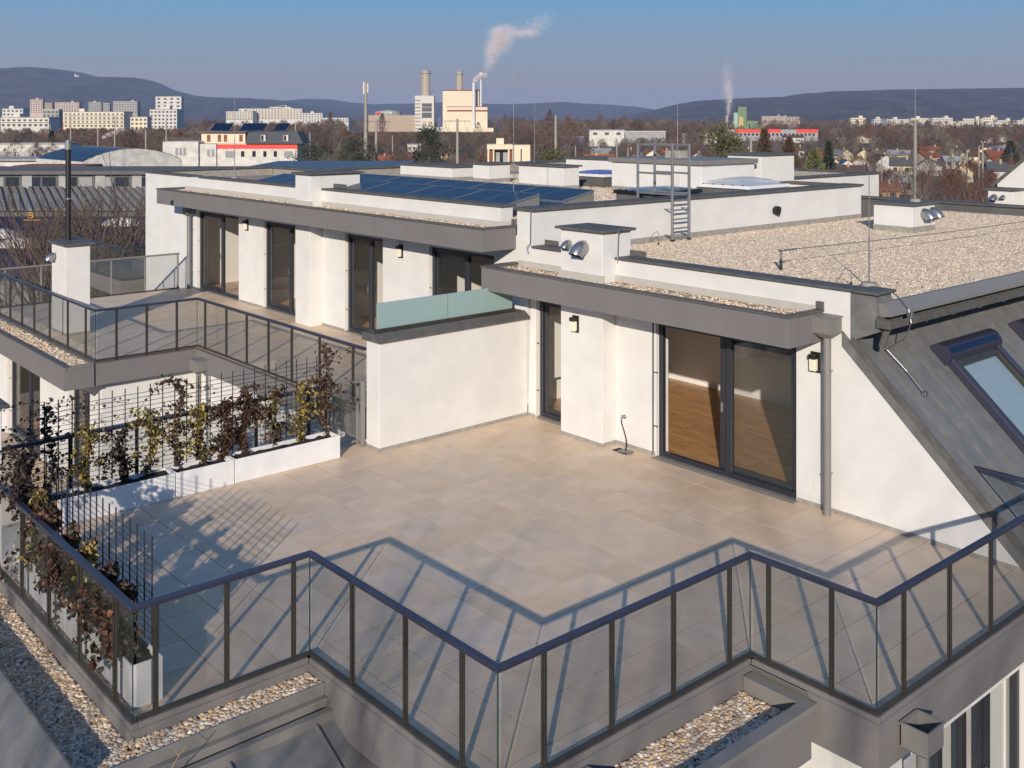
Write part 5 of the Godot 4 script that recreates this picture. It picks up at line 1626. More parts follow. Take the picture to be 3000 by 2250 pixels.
func small_house(lat: float, dep: float, w: float, roof: String, wall: String, label: String, group: String, tall := 1.0) -> void:
	var t := thing("small_house", label, "house", far(lat, dep), group)
	var turn := rng.randf_range(-0.5, 0.5) + (PI / 2 if rng.randf() < 0.35 else 0.0)
	var pl := place(lat, dep, turn)
	w = maxf(w, 4.6)
	var d := rng.randf_range(0.75, 1.0) * clampf(w, 5.5, 9.0)
	var eave := rng.randf_range(2.3, 2.9) * tall
	var ridge := eave + rng.randf_range(1.3, 2.1)
	var m := MB.new()
	m.prism([Vector2(-d / 2, 0), Vector2(d / 2, 0), Vector2(d / 2, eave), Vector2(0, ridge), Vector2(-d / 2, eave)], 0, -w / 2, w / 2)
	for i in m.v.size():
		m.v[i] = pl.t * m.v[i]
		m.n[i] = pl.t.basis * m.n[i]
	part(t, "wall", m, M[wall])
	var r := MB.new()
	for s in [-1.0, 1.0]:
		var a := pl.t * Vector3(0, ridge + 0.1, 0)
		var b := pl.t * Vector3(0, eave - 0.15, s * (d / 2 + 0.35))
		r.bar(a, b, w + 0.7, 0.14, (pl.t.basis * Vector3(0, d / 2, s * (ridge - eave))).normalized())
	var ro := part(t, "roof", r, M[roof])
	var cx := rng.randf_range(-0.3, 0.3) * w
	pbox(ro, "chimney", pl, Vector3(cx - 0.25, eave, 0.3), Vector3(cx + 0.25, ridge + 0.7, 0.8), M.far_beige)
	for s in [-0.28, 0.26]:
		pbox(t, "window", pl, Vector3(s * w - 0.5, 1.0, d / 2), Vector3(s * w + 0.5, 2.2, d / 2 + 0.04), M.dark_glass)
	pbox(t, "window", pl, Vector3(w / 2, 1.0, -0.5), Vector3(w / 2 + 0.04, 2.1, 0.5), M.dark_glass)

func block(q: Array) -> void:
	var lat: float = q[0]
	var dep: float = q[1]
	var w: float = q[2]
	var top: float = q[3] - GROUND
	var t := thing("apartment_block" if q[6] > 3 else "flat_building", q[7], "building", far(lat, dep))
	var d := clampf(w * 0.5, 8.0, 16.0)
	var pl := place(lat, dep, rng.randf_range(-0.12, 0.12))
	pbox(t, "wall", pl, Vector3(-w / 2, 0, -d), Vector3(w / 2, top - 0.4, 0), M[q[4]])
	pbox(t, "roof", pl, Vector3(-w / 2 - 0.25, top - 0.4, -d - 0.25), Vector3(w / 2 + 0.25, top, 0.25), M.far_grey if q[4] != "far_grey" else M.far_white)
	if q[6] > 4:
		var bx := rng.randf_range(-0.3, 0.3) * w
		pbox(t, "stair_head", pl, Vector3(bx - 2.2, top, -d * 0.7), Vector3(bx + 2.2, top + 2.4, -d * 0.3), M[q[4]])
	var rows: int = q[5]
	var cols: int = q[6]
	if cols == 0:
		return
	var rh := minf(3.1, (top - 1.0) / rows)
	for i in rows:
		for j in cols:
			var x := lerpf(-w / 2, w / 2, (j + 0.5) / cols)
			var y := top - 0.9 - (i + 1) * rh + 0.9
			var ww := minf(w / cols * 0.55, 2.4)
			pbox(t, "window", pl, Vector3(x - ww / 2, y, 0.0), Vector3(x + ww / 2, y + rh * 0.5, 0.05), M.far_glass)
		if i < rows - 1 and cols >= 8:
			pbox(t, "balcony_band", pl, Vector3(-w / 2 + 0.4, top - 0.3 - (i + 1) * rh - 0.12, 0.0), Vector3(w / 2 - 0.4, top - 0.3 - (i + 1) * rh + 0.55, 1.1), M.far_white if q[4] != "far_white" else M.far_cream)

func tf(mb: MB, t: Transform3D) -> MB:
	for i in mb.v.size():
		mb.v[i] = t * mb.v[i]
		mb.n[i] = t.basis * mb.n[i]
	return mb

func build_land() -> void:
	var g := MB.new()
	var e := 13000.0
	g.face([Vector3(-e, GROUND, -e), Vector3(e, GROUND, -e), Vector3(e, GROUND, e), Vector3(-e, GROUND, e)], Vector3.UP)
	var o := part(self, "ground", g, M.earth, "structure")
	var nz := FastNoiseLite.new()
	nz.seed = 21
	nz.frequency = 0.0011
	nz.fractal_octaves = 4
	for k in RIDGES.size():
		var dep: float = RIDGES[k][0]
		var pts: Array = RIDGES[k][1]
		var m := MB.new()
		var n := 170
		var rows := 14
		var grid := []
		for i in n + 1:
			var x := lerpf(pts[0][0], pts[-1][0], float(i) / n)
			var y := 0.0
			for j in pts.size() - 1:
				if x >= pts[j][0] and x <= pts[j + 1][0]:
					y = lerpf(pts[j][1], pts[j + 1][1], (x - pts[j][0]) / (pts[j + 1][0] - pts[j][0]))
			var col := []
			for r in rows + 1:
				var f := float(r) / rows
				var s := sin(f * PI)
				var hgt := -12.0 + (y + 12.0) * pow(s, 0.8)
				if f < 0.5:
					hgt += nz.get_noise_2d(x, f * 4200.0) * 0.20 * (y + 12.0) * s * (1.0 - s) * 4.0
				if r == rows / 2:
					hgt = y + nz.get_noise_2d(x * 3.0, 77.0) * 5.0
				col.append(far(x, dep - 1500.0 + f * 3000.0, hgt))
			grid.append(col)
		for i in n:
			for r in rows:
				m.face([grid[i][r], grid[i + 1][r], grid[i + 1][r + 1]], Vector3.UP)
				m.face([grid[i][r], grid[i + 1][r + 1], grid[i][r + 1]], Vector3.UP)
		part(self, ["wooded_hill_left", "wooded_hill_middle", "wooded_hill_right"][k], m, M.forest, "structure")
	# the hilltop church and mast, and the long white house on the other ridge
	var c := thing("hill_church", "tiny white church on the shoulder of the left hill", "church", far(-2850, 6900, 280))
	var pl := Place.new(Transform3D(far_basis(), far(-2850, 6850, 285)))
	pbox(c, "nave", pl, Vector3(-14, 0, -8), Vector3(14, 9, 8), M.far_white)
	pbox(c, "tower", pl, Vector3(-14, 0, -6), Vector3(-7, 22, 6), M.far_white)
	var mt := thing("hill_mast", "thin transmitter mast on top of the left hill", "mast", far(-3210, 7150, 330))
	var mm := MB.new()
	mm.tube(far(-3210, 7150, 340), far(-3210, 7150, 440), 3.0, 1.2, 6)
	part(mt, "pole", mm, M.far_grey)
	var hh := thing("hill_house", "long white building high on the right-hand hill", "building", far(1620, 5350, 120))
	var p2 := Place.new(Transform3D(far_basis(), far(1620, 5350, 118)))
	pbox(hh, "wall", p2, Vector3(-25, 0, -10), Vector3(25, 12, 10), M.far_white)
	pbox(hh, "roof", p2, Vector3(-26, 12, -11), Vector3(26, 14, 11), M.far_grey)

func build_town() -> void:
	for i in HOUSES.size():
		var q: Array = HOUSES[i]
		small_house(q[0], q[1], q[2], q[3], q[4], "small %s house with %s roof, %s house from the left" % [WORDS[q[4]], WORDS[q[3]], ORDINAL[i]], "small houses among the gardens", 1.0)
	var cols := ["far_white", "far_white", "far_cream", "far_beige"]
	var rfs := ["roof_brown", "roof_light", "roof_red", "slate"]
	for i in 18:
		var wl: String = cols[rng.randi() % 4]
		var rf: String = rfs[rng.randi() % 4]
		small_house(120.0 + i * 16.5 + rng.randf_range(-4, 4), rng.randf_range(660, 920), rng.randf_range(9, 14), rf, wl, "tiny far %s house with %s roof, %s of the row below the right hill" % [WORDS[wl], WORDS[rf], ORDINAL[i]], "tiny houses below the right hill", 1.4)
	for q in BLOCKS:
		block(q)
	for i in 12:
		block([432.0 + i * 17.5 + rng.randf_range(-3, 3), 1120 + rng.randf_range(-40, 40), rng.randf_range(13, 19), rng.randf_range(1.0, 3.6), ["far_white", "far_cream"][i % 2], 2, 4, "low pale house row under the far right flats, %s from the left" % ORDINAL[i]])
	# --- power station
	var p := thing("power_station", "cream power station with two wide steel chimneys and a thin one", "power station", far(-85, 1300))
	var pl := place(0, 1300)
	var G := func(x0: float, x1: float, y: float, z0: float, z1: float, called: String, m: Material, y0 := 0.0) -> MeshInstance3D:
		return pbox(p, called, pl, Vector3(x0, y0, z0), Vector3(x1, y + 10.0, z1), m)
	G.call(-86.2, -41.0, 41.0, -32.0, 0.0, "boiler_house", M.far_cream)
	G.call(-86.6, -40.6, 42.3, -32.4, 0.4, "roof_edge", M.brown_band, 51.0)
	G.call(-79.7, -30.2, 20.6, 0.4, 16.0, "front_wing", M.far_cream)
	G.call(-80.0, -29.9, 21.4, 0.3, 16.3, "roof_edge", M.brown_band, 30.6)
	G.call(-79.6, -30.3, 17.2, 16.0, 16.3, "brown_stripe", M.brown_band, 25.2)
	G.call(-81.5, -22.5, -4.9, 16.4, 26.0, "annex", M.far_cream)
	G.call(-95.0, -81.6, -3.9, 8.0, 20.0, "annex", M.far_white)
	G.call(-120.8, -97.0, 35.0, -20.0, 0.0, "turbine_tower", M.far_white)
	for k in 3:
		var pn := G.call(-112.0, -99.8, [25.5, 20.5, 14.0][k], 0.0, 0.6, "louvre_panel", M.hall_grey, [31.2, 25.4, 17.5][k])
	for k in 9:
		var y0 := 4.0 + k * 4.4
		G.call(-120.6, -114.4, y0 - 9.0, 0.0, 1.6, "platform", M.plant_steel, y0)
	G.call(-111.5, -107.0, 3.0, 0.0, 0.8, "orange_door", M.silo_tan, 8.2)
	G.call(-104.0, -100.5, 3.0, 0.0, 0.8, "orange_door", M.silo_tan, 8.2)
	G.call(-179.5, -121.0, 10.8, -30.0, -6.0, "machine_hall", M.far_beige)
	G.call(-92.0, -88.0, 8.5, 0.0, 4.0, "blue_stair", M.roof_blue, 6.0)
	for s in [[-108.1, 5.8, 35.8, 66.5, -10.0], [-65.9, 4.3, 42.3, 65.5, -14.0]]:
		var mb := MB.new()
		var base := pl.t * Vector3(s[0], s[2] + 10.0, s[4])
		var top := pl.t * Vector3(s[0], s[3] + 10.0, s[4])
		mb.tube(base + Vector3.DOWN * 2.0, base + Vector3.UP * 3.5, s[1] * 1.15, s[1], 24)
		mb.tube(base + Vector3.UP * 3.5, top, s[1], s[1], 24)
		var st := part(p, "chimney", mb, M.plant_steel)
		var rm := MB.new()
		rm.tube(top + Vector3.DOWN * 3.4, top + Vector3.DOWN * 2.8, s[1] + 1.4, s[1] + 1.4, 24)
		rm.tube(top + Vector3.DOWN * 0.6, top + Vector3.UP * 0.2, s[1] + 0.3, s[1] + 0.3, 24)
		part(st, "gallery", rm, M.plant_steel)
		var lm := MB.new()
		for k in 10:
			var a := TAU * k / 10.0
			lm.tube(base.lerp(top, 0.12) + Vector3(cos(a), 0, sin(a)) * s[1] * 1.01, top + Vector3.DOWN * 3.4 + Vector3(cos(a), 0, sin(a)) * s[1] * 1.01, 0.16, 0.16, 4)
		part(st, "ribs", lm, M.plant_steel)
	for s in [[-47.0, 1.8, -12.0, 51.0, 20.0, "plant_white"], [-38.8, 1.2, 20.0, 64.0, -4.0, "plant_white"]]:
		var mb := MB.new()
		mb.tube(pl.t * Vector3(s[0], s[2] + 10.0, s[4]), pl.t * Vector3(s[0], s[3] + 9.0, s[4]), s[1], s[1] * 0.9, 16)
		mb.tube(pl.t * Vector3(s[0], s[3] + 5.0, s[4]), pl.t * Vector3(s[0], s[3] + 10.0, s[4]), s[1] * (1.0 if s[1] > 1.5 else 1.9), s[1] * (0.6 if s[1] > 1.5 else 1.7), 16)
		part(p, "flue", mb, M[s[5]])
	# storage tank behind the machine hall
	var tk := thing("storage_tank", "round grey tank with white and red panels behind the beige hall", "tank", far(-158, 1330))
	var tm := MB.new()
	tm.tube(far(-158, 1335, -10), far(-158, 1335, 15.6), 17.0, 17.0, 32)
	tm.tube(far(-158, 1335, 15.6), far(-158, 1335, 17.4), 17.0, 2.0, 32)
	part(tk, "shell", tm, M.far_grey)
	var tp := place(-158, 1317.5)
	pbox(tk, "white_panel", tp, Vector3(-7.0, 22.6, -0.4), Vector3(7.0, 25.0, 0.4), M.far_white)
	pbox(tk, "red_panel", tp, Vector3(-13.6, 22.6, -5.0), Vector3(-8.0, 25.0, -1.0), M.red_band)
	var tx := MB.new()
	for q in [[-4.2, 0.5], [-2.8, 0.5], [-0.6, 0.5], [0.8, 0.5], [3.0, 0.5]]:
		tp.box(tx, Vector3(q[0], 22.9, 0.41), Vector3(q[0] + q[1], 24.6, 0.5))
	tp.box(tx, Vector3(-4.2, 22.9, 0.41), Vector3(-2.3, 23.3, 0.51))
	tp.box(tx, Vector3(0.8, 22.9, 0.41), Vector3(3.5, 23.3, 0.51))
	part(tk, "lettering", tx, M.dark_void)
	# --- concrete works
	var s := thing("concrete_works", "green and tan silo tower of a concrete works behind the red hall", "silo", far(185, 850))
	var sp := place(0, 850)
	var S := func(x0: float, x1: float, y: float, m: Material, called: String, z0: float, z1: float) -> void:
		pbox(s, called, sp, Vector3(x0, 0, z0), Vector3(x1, y + 10.0, z1), m)
	S.call(184.0, 191.0, 15.7, M.silo_green, "tower", -8.0, -1.0)
	S.call(190.9, 196.0, 4.4, M.silo_green, "silo", -8.0, 0.0)
	S.call(196.2, 200.0, 4.2, M.silo_green, "silo", -8.0, 0.0)
	for k in 3:
		S.call(192.5 + k * 3.7, 195.9 + k * 3.7, 1.4, M.silo_green, "silo", 0.3, 5.0)
	S.call(184.4, 188.0, 7.6, M.silo_tan, "tan_panel", -0.9, 0.3)
	for q in [[182.0, 2.1, 11.0, "silo_pale"], [174.8, 1.2, 9.1, "far_grey"]]:
		var mb := MB.new()
		mb.tube(sp.t * Vector3(q[0], 0, 0), sp.t * Vector3(q[0], q[2] + 10.0, 0), q[1], q[1], 18)
		part(s, "round_silo", mb, M[q[3]])
	var cv := MB.new()
	cv.bar(sp.t * Vector3(176, 9, 1), sp.t * Vector3(185, 19, 1), 0.9, 0.9)
	part(s, "conveyor", cv, M.far_grey)
	var rh := thing("red_hall", "long grey hall with a bright red upper band", "hall", far(187, 750))
	var rp := place(187, 750)
	pbox(rh, "wall", rp, Vector3(-32.6, 0, -14), Vector3(32.6, 8.2, 0), M.far_grey)
	for q in [[-27, 6], [17, 32.8]]:
		pbox(rh, "red_band", rp, Vector3(q[0], 6.0, -14.1), Vector3(q[1], 8.4, 0.15), M.red_band)
	for k in 20:
		pbox(rh, "window", rp, Vector3(-26.5 + k * 2.9, 3.9, 0.0), Vector3(-24.9 + k * 2.9, 5.4, 0.08), M.dark_glass)
	# --- white house with the red stripe, 240 m away
	var w := thing("striped_house", "white house with a red stripe, grey mansard roof and rooftop panels", "house", far(-64, 240))
	var wp := place(0, 240)
	pbox(w, "wall", wp, Vector3(-67.7, 0, -9), Vector3(-49.3, 9.9, 0), M.far_white)
	pbox(w, "side_wing", wp, Vector3(-79.7, 0, -9), Vector3(-71.6, 10.4, 1.5), M.far_white)
	pbox(w, "side_wing", wp, Vector3(-71.6, 0, -9), Vector3(-67.75, 9.85, 0.6), M.far_white)
	pbox(w, "red_stripe", wp, Vector3(-67.72, 8.75, 0.0), Vector3(-49.28, 9.75, 0.06), M.red_band)
	pbox(w, "upper_storey", wp, Vector3(-72.2, 9.9, -8), Vector3(-62.0, 12.4, -3.0), M.far_cream)
	pbox(w, "flat_roof", wp, Vector3(-73.0, 12.4, -9), Vector3(-61.5, 12.75, -2.2), M.slate)
	var mr := MB.new()
	mr.prism([Vector2(0.7, 9.9), Vector2(-1.6, 12.6), Vector2(-9, 12.6), Vector2(-9, 9.9)], 0, -61.0, -49.6)
	var roof := part(w, "mansard_roof", tf(mr, wp.t), M.slate)
	var hp := MB.new()
	hp.face([wp.t * Vector3(-49.6, 12.6, -1.6), wp.t * Vector3(-49.6, 9.9, 0.7), wp.t * Vector3(-47.9, 9.9, 0.7)], wp.t.basis * Vector3(1, 1, 1))
	hp.face([wp.t * Vector3(-49.6, 12.6, -1.6), wp.t * Vector3(-47.9, 9.9, 0.7), wp.t * Vector3(-47.9, 9.9, -9), wp.t * Vector3(-49.6, 12.6, -9)], wp.t.basis * Vector3(1, 1, 0))
	part(roof, "hip", hp, M.slate)
	for x in [-57.6, -52.4]:
		pbox(roof, "dormer", wp, Vector3(x, 10.5, -1.4), Vector3(x + 1.1, 11.9, 0.35), M.far_white)
		pbox(roof, "dormer_pane", wp, Vector3(x + 0.1, 10.6, 0.35), Vector3(x + 0.62, 11.8, 0.38), M.dark_glass)
	for x in [-62.2, -59.6, -57.1, -54.7]:
		pbox(w, "window", wp, Vector3(x, 6.9, 0.0), Vector3(x + 0.75, 8.2, 0.05), M.dark_glass)
		pbox(w, "shutter", wp, Vector3(x + 0.85, 6.8, 0.0), Vector3(x + 1.15, 8.25, 0.1), M.far_cream)
	for q in [[-65.8, 2.2], [-52.3, 2.0]]:
		pbox(w, "window", wp, Vector3(q[0], 6.7, 0.0), Vector3(q[0] + q[1], 8.2, 0.05), M.blind)
	for x in [-76.8, -75.9, -75.0]:
		pbox(w, "window", wp, Vector3(x, 7.3, 1.5), Vector3(x + 0.65, 9.0, 1.55), M.blind)
	for x in [-69.8, -68.8]:
		pbox(w, "window", wp, Vector3(x, 7.0, 0.6), Vector3(x + 0.65, 8.6, 0.65), M.blind)
	for x in [-70.9, -68.4, -67.0, -63.4]:
		pbox(w, "upper_window", wp, Vector3(x, 10.3, -3.0), Vector3(x + 0.8, 11.9, -2.95), M.brown_band)
	var rl := MB.new()
	for k in 40:
		wp.box(rl, Vector3(-79.6 + k * 0.44, 10.4 if k < 18 else 9.9, 1.3 if k < 18 else 0.2), Vector3(-79.55 + k * 0.44, 11.4 if k < 18 else 10.9, 1.35 if k < 18 else 0.25))
	part(w, "roof_railing", rl, M.far_grey)
	for q in [[-70.4, -65.6], [-63.6, -57.6], [-55.6, -52.4]]:
		var pv := MB.new()
		pv.face([wp.t * Vector3(q[0], 12.9, -3.6), wp.t * Vector3(q[1] - 0.4, 12.9, -3.6), wp.t * Vector3(q[1] + 0.4, 14.6, -5.2), wp.t * Vector3(q[0] + 0.8, 14.6, -5.2)], wp.t.basis * Vector3(0, 1, 1))
		part(roof, "solar_array", pv, M.solar)
	# --- cream house with a box chimney
	var b := thing("cream_house", "cream flat-roofed house with a deep loggia and box chimney", "house", far(-1, 230))
	var bp := place(0, 230)
	pbox(b, "wall", bp, Vector3(0.1, 0, -8), Vector3(4.0, 9.8, 0), M.far_cream)
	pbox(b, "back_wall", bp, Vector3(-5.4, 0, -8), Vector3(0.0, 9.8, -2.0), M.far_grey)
	pbox(b, "roof_slab", bp, Vector3(-5.5, 8.9, -8.1), Vector3(0.08, 9.95, 0.1), M.far_cream)
	for q in [[-5.4, -5.0], [-4.2, -3.9], [-0.9, -0.55]]:
		pbox(b, "pillar", bp, Vector3(q[0], 0, -1.6), Vector3(q[1], 8.9, 0), M.far_cream)
	for q in [[-4.95, -4.25], [-0.5, 0.05]]:
		pbox(b, "dark_panel", bp, Vector3(q[0], 4, -0.9), Vector3(q[1], 8.85, -0.8), M.brown_band)
	pbox(b, "door", bp, Vector3(-2.7, 5.0, -2.0), Vector3(-2.0, 8.4, -1.94), M.dark_glass)
	pbox(b, "chimney", bp, Vector3(-3.5, 9.95, -4), Vector3(-1.8, 11.3, -2.4), M.far_cream)
	pbox(b, "slot_window", bp, Vector3(1.9, 5.2, 0.0), Vector3(2.15, 9.0, 0.05), M.dark_glass)
	# --- blue panelled hall just behind the upper roof
	var h := thing("solar_hall", "low brown hall with a blue panelled roof behind the upper roof", "hall", far(-18, 102))
	var hp2 := place(0, 102)
	pbox(h, "wall", hp2, Vector3(-25.0, 0, -12), Vector3(-11.0, 10.5, 4), M.brown_band)
	pbox(h, "roof", hp2, Vector3(-26.0, 10.5, -14), Vector3(-10.6, 10.75, 5), M.far_beige)
	for k in 9:
		pbox(h, "solar_panel_strip", hp2, Vector3(-25.8 + k * 1.68, 10.8, -13.5), Vector3(-24.18 + k * 1.68, 10.9, 4.6), M.solar)
	# --- arched hall
	var a := thing("arched_hall", "hall with a white arched gable and blue panels on its barrel roof", "hall", far(-85, 225))
	var ap := place(-77.5, 214, 0.75)
	var arc := []
	for k in 15:
		var f := k / 14.0
		arc.append(Vector2(lerpf(-10.5, 10.5, f), 7.0 + 2.5 * (1.0 - pow(2.0 * f - 1.0, 2.0))))
	var poly := [Vector2(-10.5, 0)]
	poly.append_array(arc)
	poly.append(Vector2(10.5, 0))
	var gm := MB.new()
	gm.prism(poly, 2, -26.0, 0.0)
	part(a, "body", tf(gm, ap.t), M.far_white)
	for k in 14:
		var rm := MB.new()
		var p0: Vector2 = arc[k]
		var p1: Vector2 = arc[k + 1]
		rm.face([ap.t * Vector3(p0.x + 0.14, p0.y + 0.1, 0.1), ap.t * Vector3(p1.x - 0.14, p1.y + 0.1, 0.1), ap.t * Vector3(p1.x - 0.14, p1.y + 0.1, -26), ap.t * Vector3(p0.x + 0.14, p0.y + 0.1, -26)], Vector3.UP)
		part(a, "roof_strip", rm, M.solar if k < 6 else M.roof_light)
	# --- sheds and roofs at the left
	var k1 := thing("shed", "low shed with a red-brown roof behind the grey works hall", "shed", far(-72, 172))
	var kp := place(-76, 172)
	pbox(k1, "wall", kp, Vector3(-6, 0, -6), Vector3(6, 6.0, 0), M.far_beige)
	var kr := MB.new()
	kr.prism([Vector2(-7, 6.0), Vector2(7, 6.0), Vector2(6, 7.9), Vector2(-6, 7.9)], 2, -6.5, 0.5)
	part(k1, "roof", tf(kr, kp.t), M.roof_red)
	var k2 := thing("shed", "wide low shed with grey roof and orange chimney at the left edge", "shed", far(-100, 270))
	var kp2 := place(-104, 275)
	pbox(k2, "wall", kp2, Vector3(-40, 0, -18), Vector3(24, 4.6, 0), M.far_white)
	pbox(k2, "roof", kp2, Vector3(-41, 4.6, -19), Vector3(25, 5.1, 1), M.far_grey)
	pbox(k2, "chimney", kp2, Vector3(1.0, 5.1, -2), Vector3(2.6, 7.4, 0), M.silo_tan)
	# --- grey works hall and the panelled roof before it
	var gh := thing("works_hall", "long grey works hall with paired windows at the left edge", "hall", far(-60, 150))
	var gp := place(0, 150)
	pbox(gh, "wall", gp, Vector3(-110, 0, -14), Vector3(-40, 7.6, 0), M.hall_grey)
	pbox(gh, "cornice", gp, Vector3(-111, 7.6, -15), Vector3(-39.5, 8.1, 0.7), M.hall_grey)
	for k in 12:
		var x := -44.5 - k * 5.25
		for o in [0.0, -2.2]:
			pbox(gh, "window", gp, Vector3(x + o - 1.9, 5.9, 0.0), Vector3(x + o, 7.2, 0.06), M.dark_glass if (k + int(o)) % 3 else M.blind)
		pbox(gh, "pilaster", gp, Vector3(x + 0.5, 5.6, 0.0), Vector3(x + 1.9, 7.5, 0.12), M.far_grey)
	var cr := MB.new()
	cr.face([gp.t * Vector3(-122, 5.6, 0.02), gp.t * Vector3(-39, 5.6, 0.02), gp.t * Vector3(-39, 3.85, 17.0), gp.t * Vector3(-122, 3.85, 17.0)], Vector3.UP)
	for k in 76:
		var x := -122.0 + k * 1.1
		if x + 9.0 < -39.0:
			cr.bar(gp.t * Vector3(x, 5.75, 0.1), gp.t * Vector3(x + 9.0, 3.98, 17.0), 0.35, 0.34)
	part(gh, "corrugated_roof", cr, M.corrugated)
	pbox(gh, "lower_wall", gp, Vector3(-110, 0, 0.05), Vector3(-40, 3.7, 16.6), M.hall_grey)
	var ph := thing("panel_roof_hall", "flat low hall covered in rows of dark solar panels, behind bare trees", "hall", far(-50, 104))
	var pp := place(0, 104)
	pbox(ph, "wall", pp, Vector3(-80, 0, -26), Vector3(-24, 3.2, 25), M.far_grey)
	for r in 19:
		for c in 7:
			var pv := MB.new()
			var z0 := 24.0 - r * 2.65
			var x0 := -79.0 + c * 7.7 + (r % 3) * 0.4
			pv.face([pp.t * Vector3(x0, 3.35, z0), pp.t * Vector3(x0 + 7.3, 3.35, z0), pp.t * Vector3(x0 + 7.3, 3.45, z0 - 1.9), pp.t * Vector3(x0, 3.45, z0 - 1.9)], Vector3.UP)
			part(ph, "panel_row", pv, M.solar_far)
	for q in [[-46, 6], [-38, 12], [-52, -2], [-34, -6], [-44, -14], [-60, 8], [-30, 4]]:
		var dm := MB.new()
		var rings := []
		var mids := []
		for i in 5:
			var f := i / 4.0
			var ring := []
			for j in 12:
				ring.append(pp.t * (Vector3(q[0], 3.5 + sin(f * PI / 2) * 0.9, q[1]) + Vector3(cos(TAU * j / 12) * 2.4, 0, sin(TAU * j / 12) * 1.1) * maxf(cos(f * PI / 2), 0.02)))
			rings.append(ring)
			mids.append(pp.t * Vector3(q[0], 3.0, q[1]))
		dm.loft(rings, mids)
		part(ph, "white_dome", dm, M.far_white)
	var sg := thing("letter_sign", "orange letter B sign beyond the dark panelled roof", "sign", far(-54, 118))
	var tmz := TextMesh.new()
	tmz.text = "B"
	tmz.font_size = 64
	tmz.pixel_size = 0.016
	tmz.depth = 0.2
	var tm3 := MeshInstance3D.new()
	tm3.name = "letter"
	tm3.mesh = tmz
	tm3.material_override = M.yellow_sign
	sg.add_child(tm3)
	tm3.transform = Transform3D(far_basis(), far(-54.3, 118, -5.3) - sg.position)
	var sgp := place(-54.3, 118)
	pbox(sg, "frame", sgp, Vector3(-1.0, 4.05, -0.3), Vector3(1.0, 4.15, -0.15), M.yellow_sign)

func build_poles() -> void:
	for i in POLES.size():
		var q: Array = POLES[i]
		var t := thing("concrete_pole", "grey concrete line pole, %s of the poles from the left" % ORDINAL[i], "pole", far(q[0], q[1]), "concrete line poles")
		var top: float = GROUND + q[2]
		var m := MB.new()
		m.tube(far(q[0], q[1], GROUND), far(q[0], q[1], top), 0.42 if q[3] else 0.26, 0.26 if q[3] else 0.15, 10)
		part(t, "shaft", m, M.concrete)
		if q[3] == 1:
			var a := MB.new()
			for s in [-1.0, 1.0]:
				a.bar(far(q[0], q[1], top - 1.7), far(q[0] + s * 2.6, q[1], top - 1.5), 0.12, 0.14)
				for k in [1.2, 2.4]:
					a.tube(far(q[0] + s * k, q[1], top - 1.5), far(q[0] + s * k, q[1], top - 2.4), 0.09, 0.05, 6)
			part(t, "crossarm", a, M.slate)
		elif q[3] == 2:
			var a := MB.new()
			a.bar(far(q[0] - 3.2, q[1], top - 0.6), far(q[0] + 3.2, q[1], top - 0.6), 0.12, 0.14)
			for s in [-1.0, 1.0]:
				a.bar(far(q[0] + s * 3.1, q[1], top - 0.6), far(q[0] + s * 2.3, q[1], top - 3.0), 0.06, 0.06)
				a.bar(far(q[0] + s * 1.6, q[1], top - 0.6), far(q[0] + s * 2.3, q[1], top - 3.0), 0.06, 0.06)
			part(t, "crossarm", a, M.slate)
	var mm := thing("mobile_mast", "tall slim mobile phone mast with white antennas left of the power station", "mast", far(-35, 250))
	var mp := MB.new()
	mp.tube(far(-35.0, 250, GROUND), far(-35.0, 250, 14.6), 0.55, 0.30, 12)
	part(mm, "pole", mp, M.concrete)
	for s in [-0.45, 0.5]:
		var an := MB.new()
		an.obox(Transform3D(far_basis(), far(-35.0 + s, 250, 13.0)), Vector3(0.35, 2.2 if s > 0 else 2.9, 0.25))
		part(mm, "antenna", an, M.far_white)
	var dk := thing("dark_mast", "thin dark lattice mast above the far right blocks", "mast", far(560, 1290))
	var dm := MB.new()
	dm.tube(far(573, 1280, GROUND), far(573, 1280, 22), 0.9, 0.5, 6)
	part(dk, "pole", dm, M.slate)
	var cr := thing("tower_crane", "pale tower crane over the white stepped complex", "crane", far(-300, 1400))
	var cm := MB.new()
	cm.bar(far(-303, 1400, GROUND), far(-303, 1400, 24.5), 1.6, 1.6, Vector3.RIGHT)
	part(cr, "mast", cm, M.far_cream)
	var cj := MB.new()
	cj.bar(far(-325, 1400, 21.5), far(-294, 1400, 20.5), 1.1, 1.2)
	cj.bar(far(-303, 1400, 24.5), far(-320, 1400, 21.8), 0.4, 0.4)
	part(cr, "jib", cj, M.far_cream)

# ---------------------------------------------------------------- trees

# a leafless crown: fine blades that point outwards through its volume
func twig_crown(r: RandomNumberGenerator, h: float, w: float, count: int, lo: float, blade: float, thin: float) -> MB:
	var m := MB.new()
	for k in count:
		var f := pow(r.randf(), 0.8)
		var a := r.randf() * TAU
		var e := sin(clampf((f + 0.06) * PI * 0.97, 0.0, PI)) 
		var rad := w * 0.5 * pow(e, 0.75) * pow(r.randf(), 0.45)
		var p := Vector3(cos(a) * rad, h * lerpf(lo, 0.97, f), sin(a) * rad)
		var d := (Vector3(cos(a), 0, sin(a)) * rad / maxf(w, 0.1) * 1.6 + Vector3.UP * r.randf_range(0.2, 1.0) + Vector3(r.randf_range(-0.5, 0.5), 0, r.randf_range(-0.5, 0.5))).normalized()
		var s := d.cross(Vector3(r.randf_range(-1, 1), r.randf_range(-1, 1), r.randf_range(-1, 1))).normalized()
		var l := blade * h * r.randf_range(0.6, 1.3)
		var q := thin * h * r.randf_range(0.6, 1.3)
		m.tri(p - s * q, p + d * l, p + s * q)
	return m

